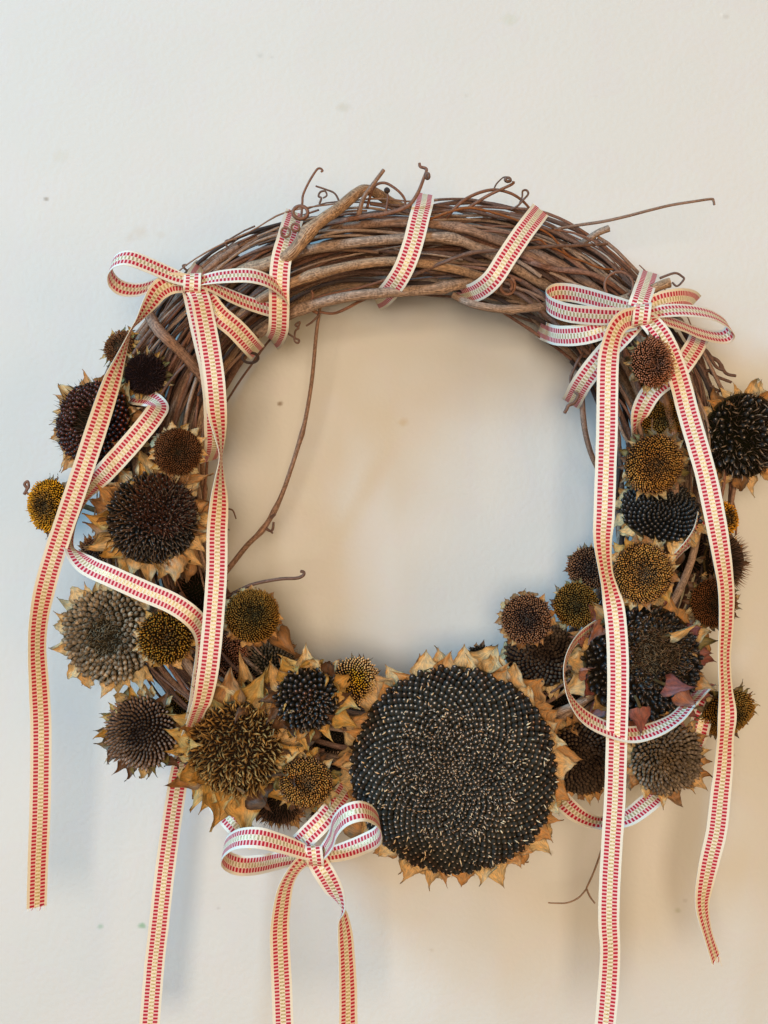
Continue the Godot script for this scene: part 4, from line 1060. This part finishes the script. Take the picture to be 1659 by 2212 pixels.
	strip([[413, 618, 0.09, 0], [420, 645, 0.092, 0], [435, 715, 0.092, 0], [452, 790, 0.09, 0], [461, 860, 0.084, 0], [463, 920, 0.074, 0], [462, 968, 0.06, 20], [452, 996, 0.04, 40]], wr, "band")
	strip([[1404, 588, 0.05, 0], [1400, 600, 0.072, 0], [1386, 640, 0.094, 0], [1378, 664, 0.097, 0]], wr, "band")
	strip([[1372, 690, 0.094, 0], [1327, 702, 0.092, 0], [1262, 722, 0.086, 0], [1205, 725, 0.07, 10], [1172, 714, 0.045, 20], [1165, 708, 0.03, 20]], wr, "band")
	strip([[1374, 692, 0.092, 0], [1352, 716, 0.09, 0], [1301, 770, 0.088, 0], [1258, 826, 0.078, 0], [1236, 866, 0.055, 5], [1232, 872, 0.035, 0]], wr, "band")
	strip([[1396, 668, 0.09, 0], [1430, 652, 0.088, 0], [1470, 645, 0.08, 0], [1492, 648, 0.062, 0], [1500, 655, 0.04, 0]], wr, "band")
	strip([[1510, 728, 0.06, 0], [1499, 752, 0.07, 0], [1464, 800, 0.076, 0], [1412, 842, 0.076, 0], [1388, 880, 0.072, 20], [1378, 915, 0.066, 55], [1378, 940, 0.05, 60]], wr, "band")
	strip([[268, 850, 0.05, 60], [294, 858, 0.062, 40], [322, 862, 0.07, 30], [342, 876, 0.08, 20], [334, 894, 0.088, 0], [313, 922, 0.094, 0], [274, 968, 0.096, 0], [232, 1014, 0.093, 0], [200, 1048, 0.084, 25], [176, 1085, 0.076, 60], [160, 1125, 0.074, 70], [152, 1165, 0.08, 70], [160, 1192, 0.092, 45], [188, 1221, 0.1, 15], [244, 1247, 0.104, 0], [309, 1276, 0.104, 0], [370, 1302, 0.103, 0], [412, 1330, 0.1, 10], [434, 1358, 0.093, 25], [441, 1395, 0.09, 40], [437, 1450, 0.09, 30], [428, 1516, 0.086, 30], [418, 1556, 0.075, 30]], wr, "band", "band that folds back across the large grey seeded head")
	strip([[1320, 1345, 0.06, 40], [1286, 1354, 0.066, 55], [1250, 1378, 0.076, 70], [1228, 1412, 0.09, 78], [1219, 1452, 0.1, 84], [1229, 1502, 0.106, 78], [1258, 1544, 0.106, 58], [1302, 1571, 0.104, 46], [1359, 1587, 0.102, 40], [1412, 1577, 0.1, 44], [1459, 1552, 0.097, 52], [1490, 1519, 0.09, 55], [1516, 1490, 0.076, 50], [1530, 1476, 0.06, 35]], wr, "band", "band that loops out below the fuzzy grey centred head")
	strip([[1534, 1500, 0.055, 20], [1518, 1545, 0.062, 10], [1506, 1590, 0.062, 0], [1490, 1630, 0.05, 0]], wr, "band")
	strip([[1180, 1690, 0.04, 0], [1226, 1742, 0.056, 20], [1262, 1768, 0.062, 40], [1300, 1778, 0.066, 50], [1353, 1768, 0.066, 35], [1396, 1738, 0.06, 20], [1430, 1708, 0.05, 20]], wr, "band", "band that hangs below the dark brown seeded head")
	strip([[1516, 1120, 0.07, 50], [1498, 1158, 0.078, 68], [1470, 1190, 0.08, 76], [1446, 1212, 0.07, 70]], wr, "band")
	strip([[648, 1822, 0.09, 0], [664, 1806, 0.093, 0], [703, 1766, 0.09, 0], [740, 1716, 0.075, 0], [765, 1670, 0.05, 0]], wr, "band")
	strip([[554, 1818, 0.08, 0], [538, 1806, 0.08, 0], [508, 1782, 0.074, 0], [476, 1744, 0.062, 10], [450, 1700, 0.045, 0]], wr, "band")

# loose threads at a cut end: [x, y, z], how many, spread
func fray(x: float, y: float, z: float, across: float, drop: float, parent: Node3D) -> void:
	for i in 9:
		var u := (i / 8.0 - 0.5) * across + rng.randf_range(-1.5, 1.5)
		var d := drop * rng.randf_range(0.4, 1.5)
		var p := PackedVector3Array([at(x + u, y - 5.0, z), at(x + u * 1.04, y + d * 0.5, z + 0.0004), at(x + u * 1.1 + rng.randf_range(-3, 3), y + d, z + rng.randf_range(-0.001, 0.001))])
		part("loose_thread", tube(p, PackedFloat32Array([0.00022, 0.0002, 0.00014]), 5), mats["thread_red"] if i % 4 == 2 else mats["thread_cream"], parent)

# ---------------------------------------------------------------- all
func _ready() -> void:
	rng.seed = 20240611
	noise.seed = 12
	noise.frequency = 0.02
	noise.fractal_octaves = 3
	# camera
	var cam := Camera3D.new()
	cam.name = "camera"
	cam.fov = FOV
	cam.near = 0.02
	cam.far = 20.0
	cam.position = Vector3(0, 0, eye)
	add_child(cam, true)
	# the room's own faint light
	var we := WorldEnvironment.new()
	we.name = "environment"
	var env := Environment.new()
	env.background_mode = Environment.BG_COLOR
	env.background_color = Color(0.12, 0.095, 0.07).linear_to_srgb()
	env.tonemap_mode = Environment.TONE_MAPPER_LINEAR
	env.tonemap_exposure = 1.03
	env.sdfgi_enabled = true
	env.ssao_enabled = true
	env.ssil_enabled = true
	we.environment = env
	add_child(we, true)
	# lamps: a cool window up to the left, a warm lamp to the right, a soft room light from the front
	area("window_light", Vector3(-3.1, 1.9, 1.95), Vector2(1.1, 1.1), Color(0.28, 0.66, 1.0), 18.5)
	area("warm_light", Vector3(2.6, -0.45, 2.3), Vector2(1.6, 1.6), Color(1.0, 0.58, 0.18), 3.3)
	area("room_light", Vector3(-0.2, 0.1, 3.0), Vector2(1.5, 1.3), Color(1.0, 0.79, 0.57), 6.4)
	make_materials()
	make_forms()
	build_wall()
	build_wreath()
	build_heads()
	build_leaves()
	build_ribbons()

func area(called: String, where: Vector3, size: Vector2, colour: Color, energy: float) -> void:
	var l := AreaLight3D.new()
	l.name = called
	l.area_size = size
	l.area_normalize_energy = true
	l.light_color = colour.linear_to_srgb()
	l.light_energy = energy
	l.shadow_enabled = true
	add_child(l, true)
	l.look_at_from_position(where, Vector3(0, 0, 0.0), Vector3.UP)
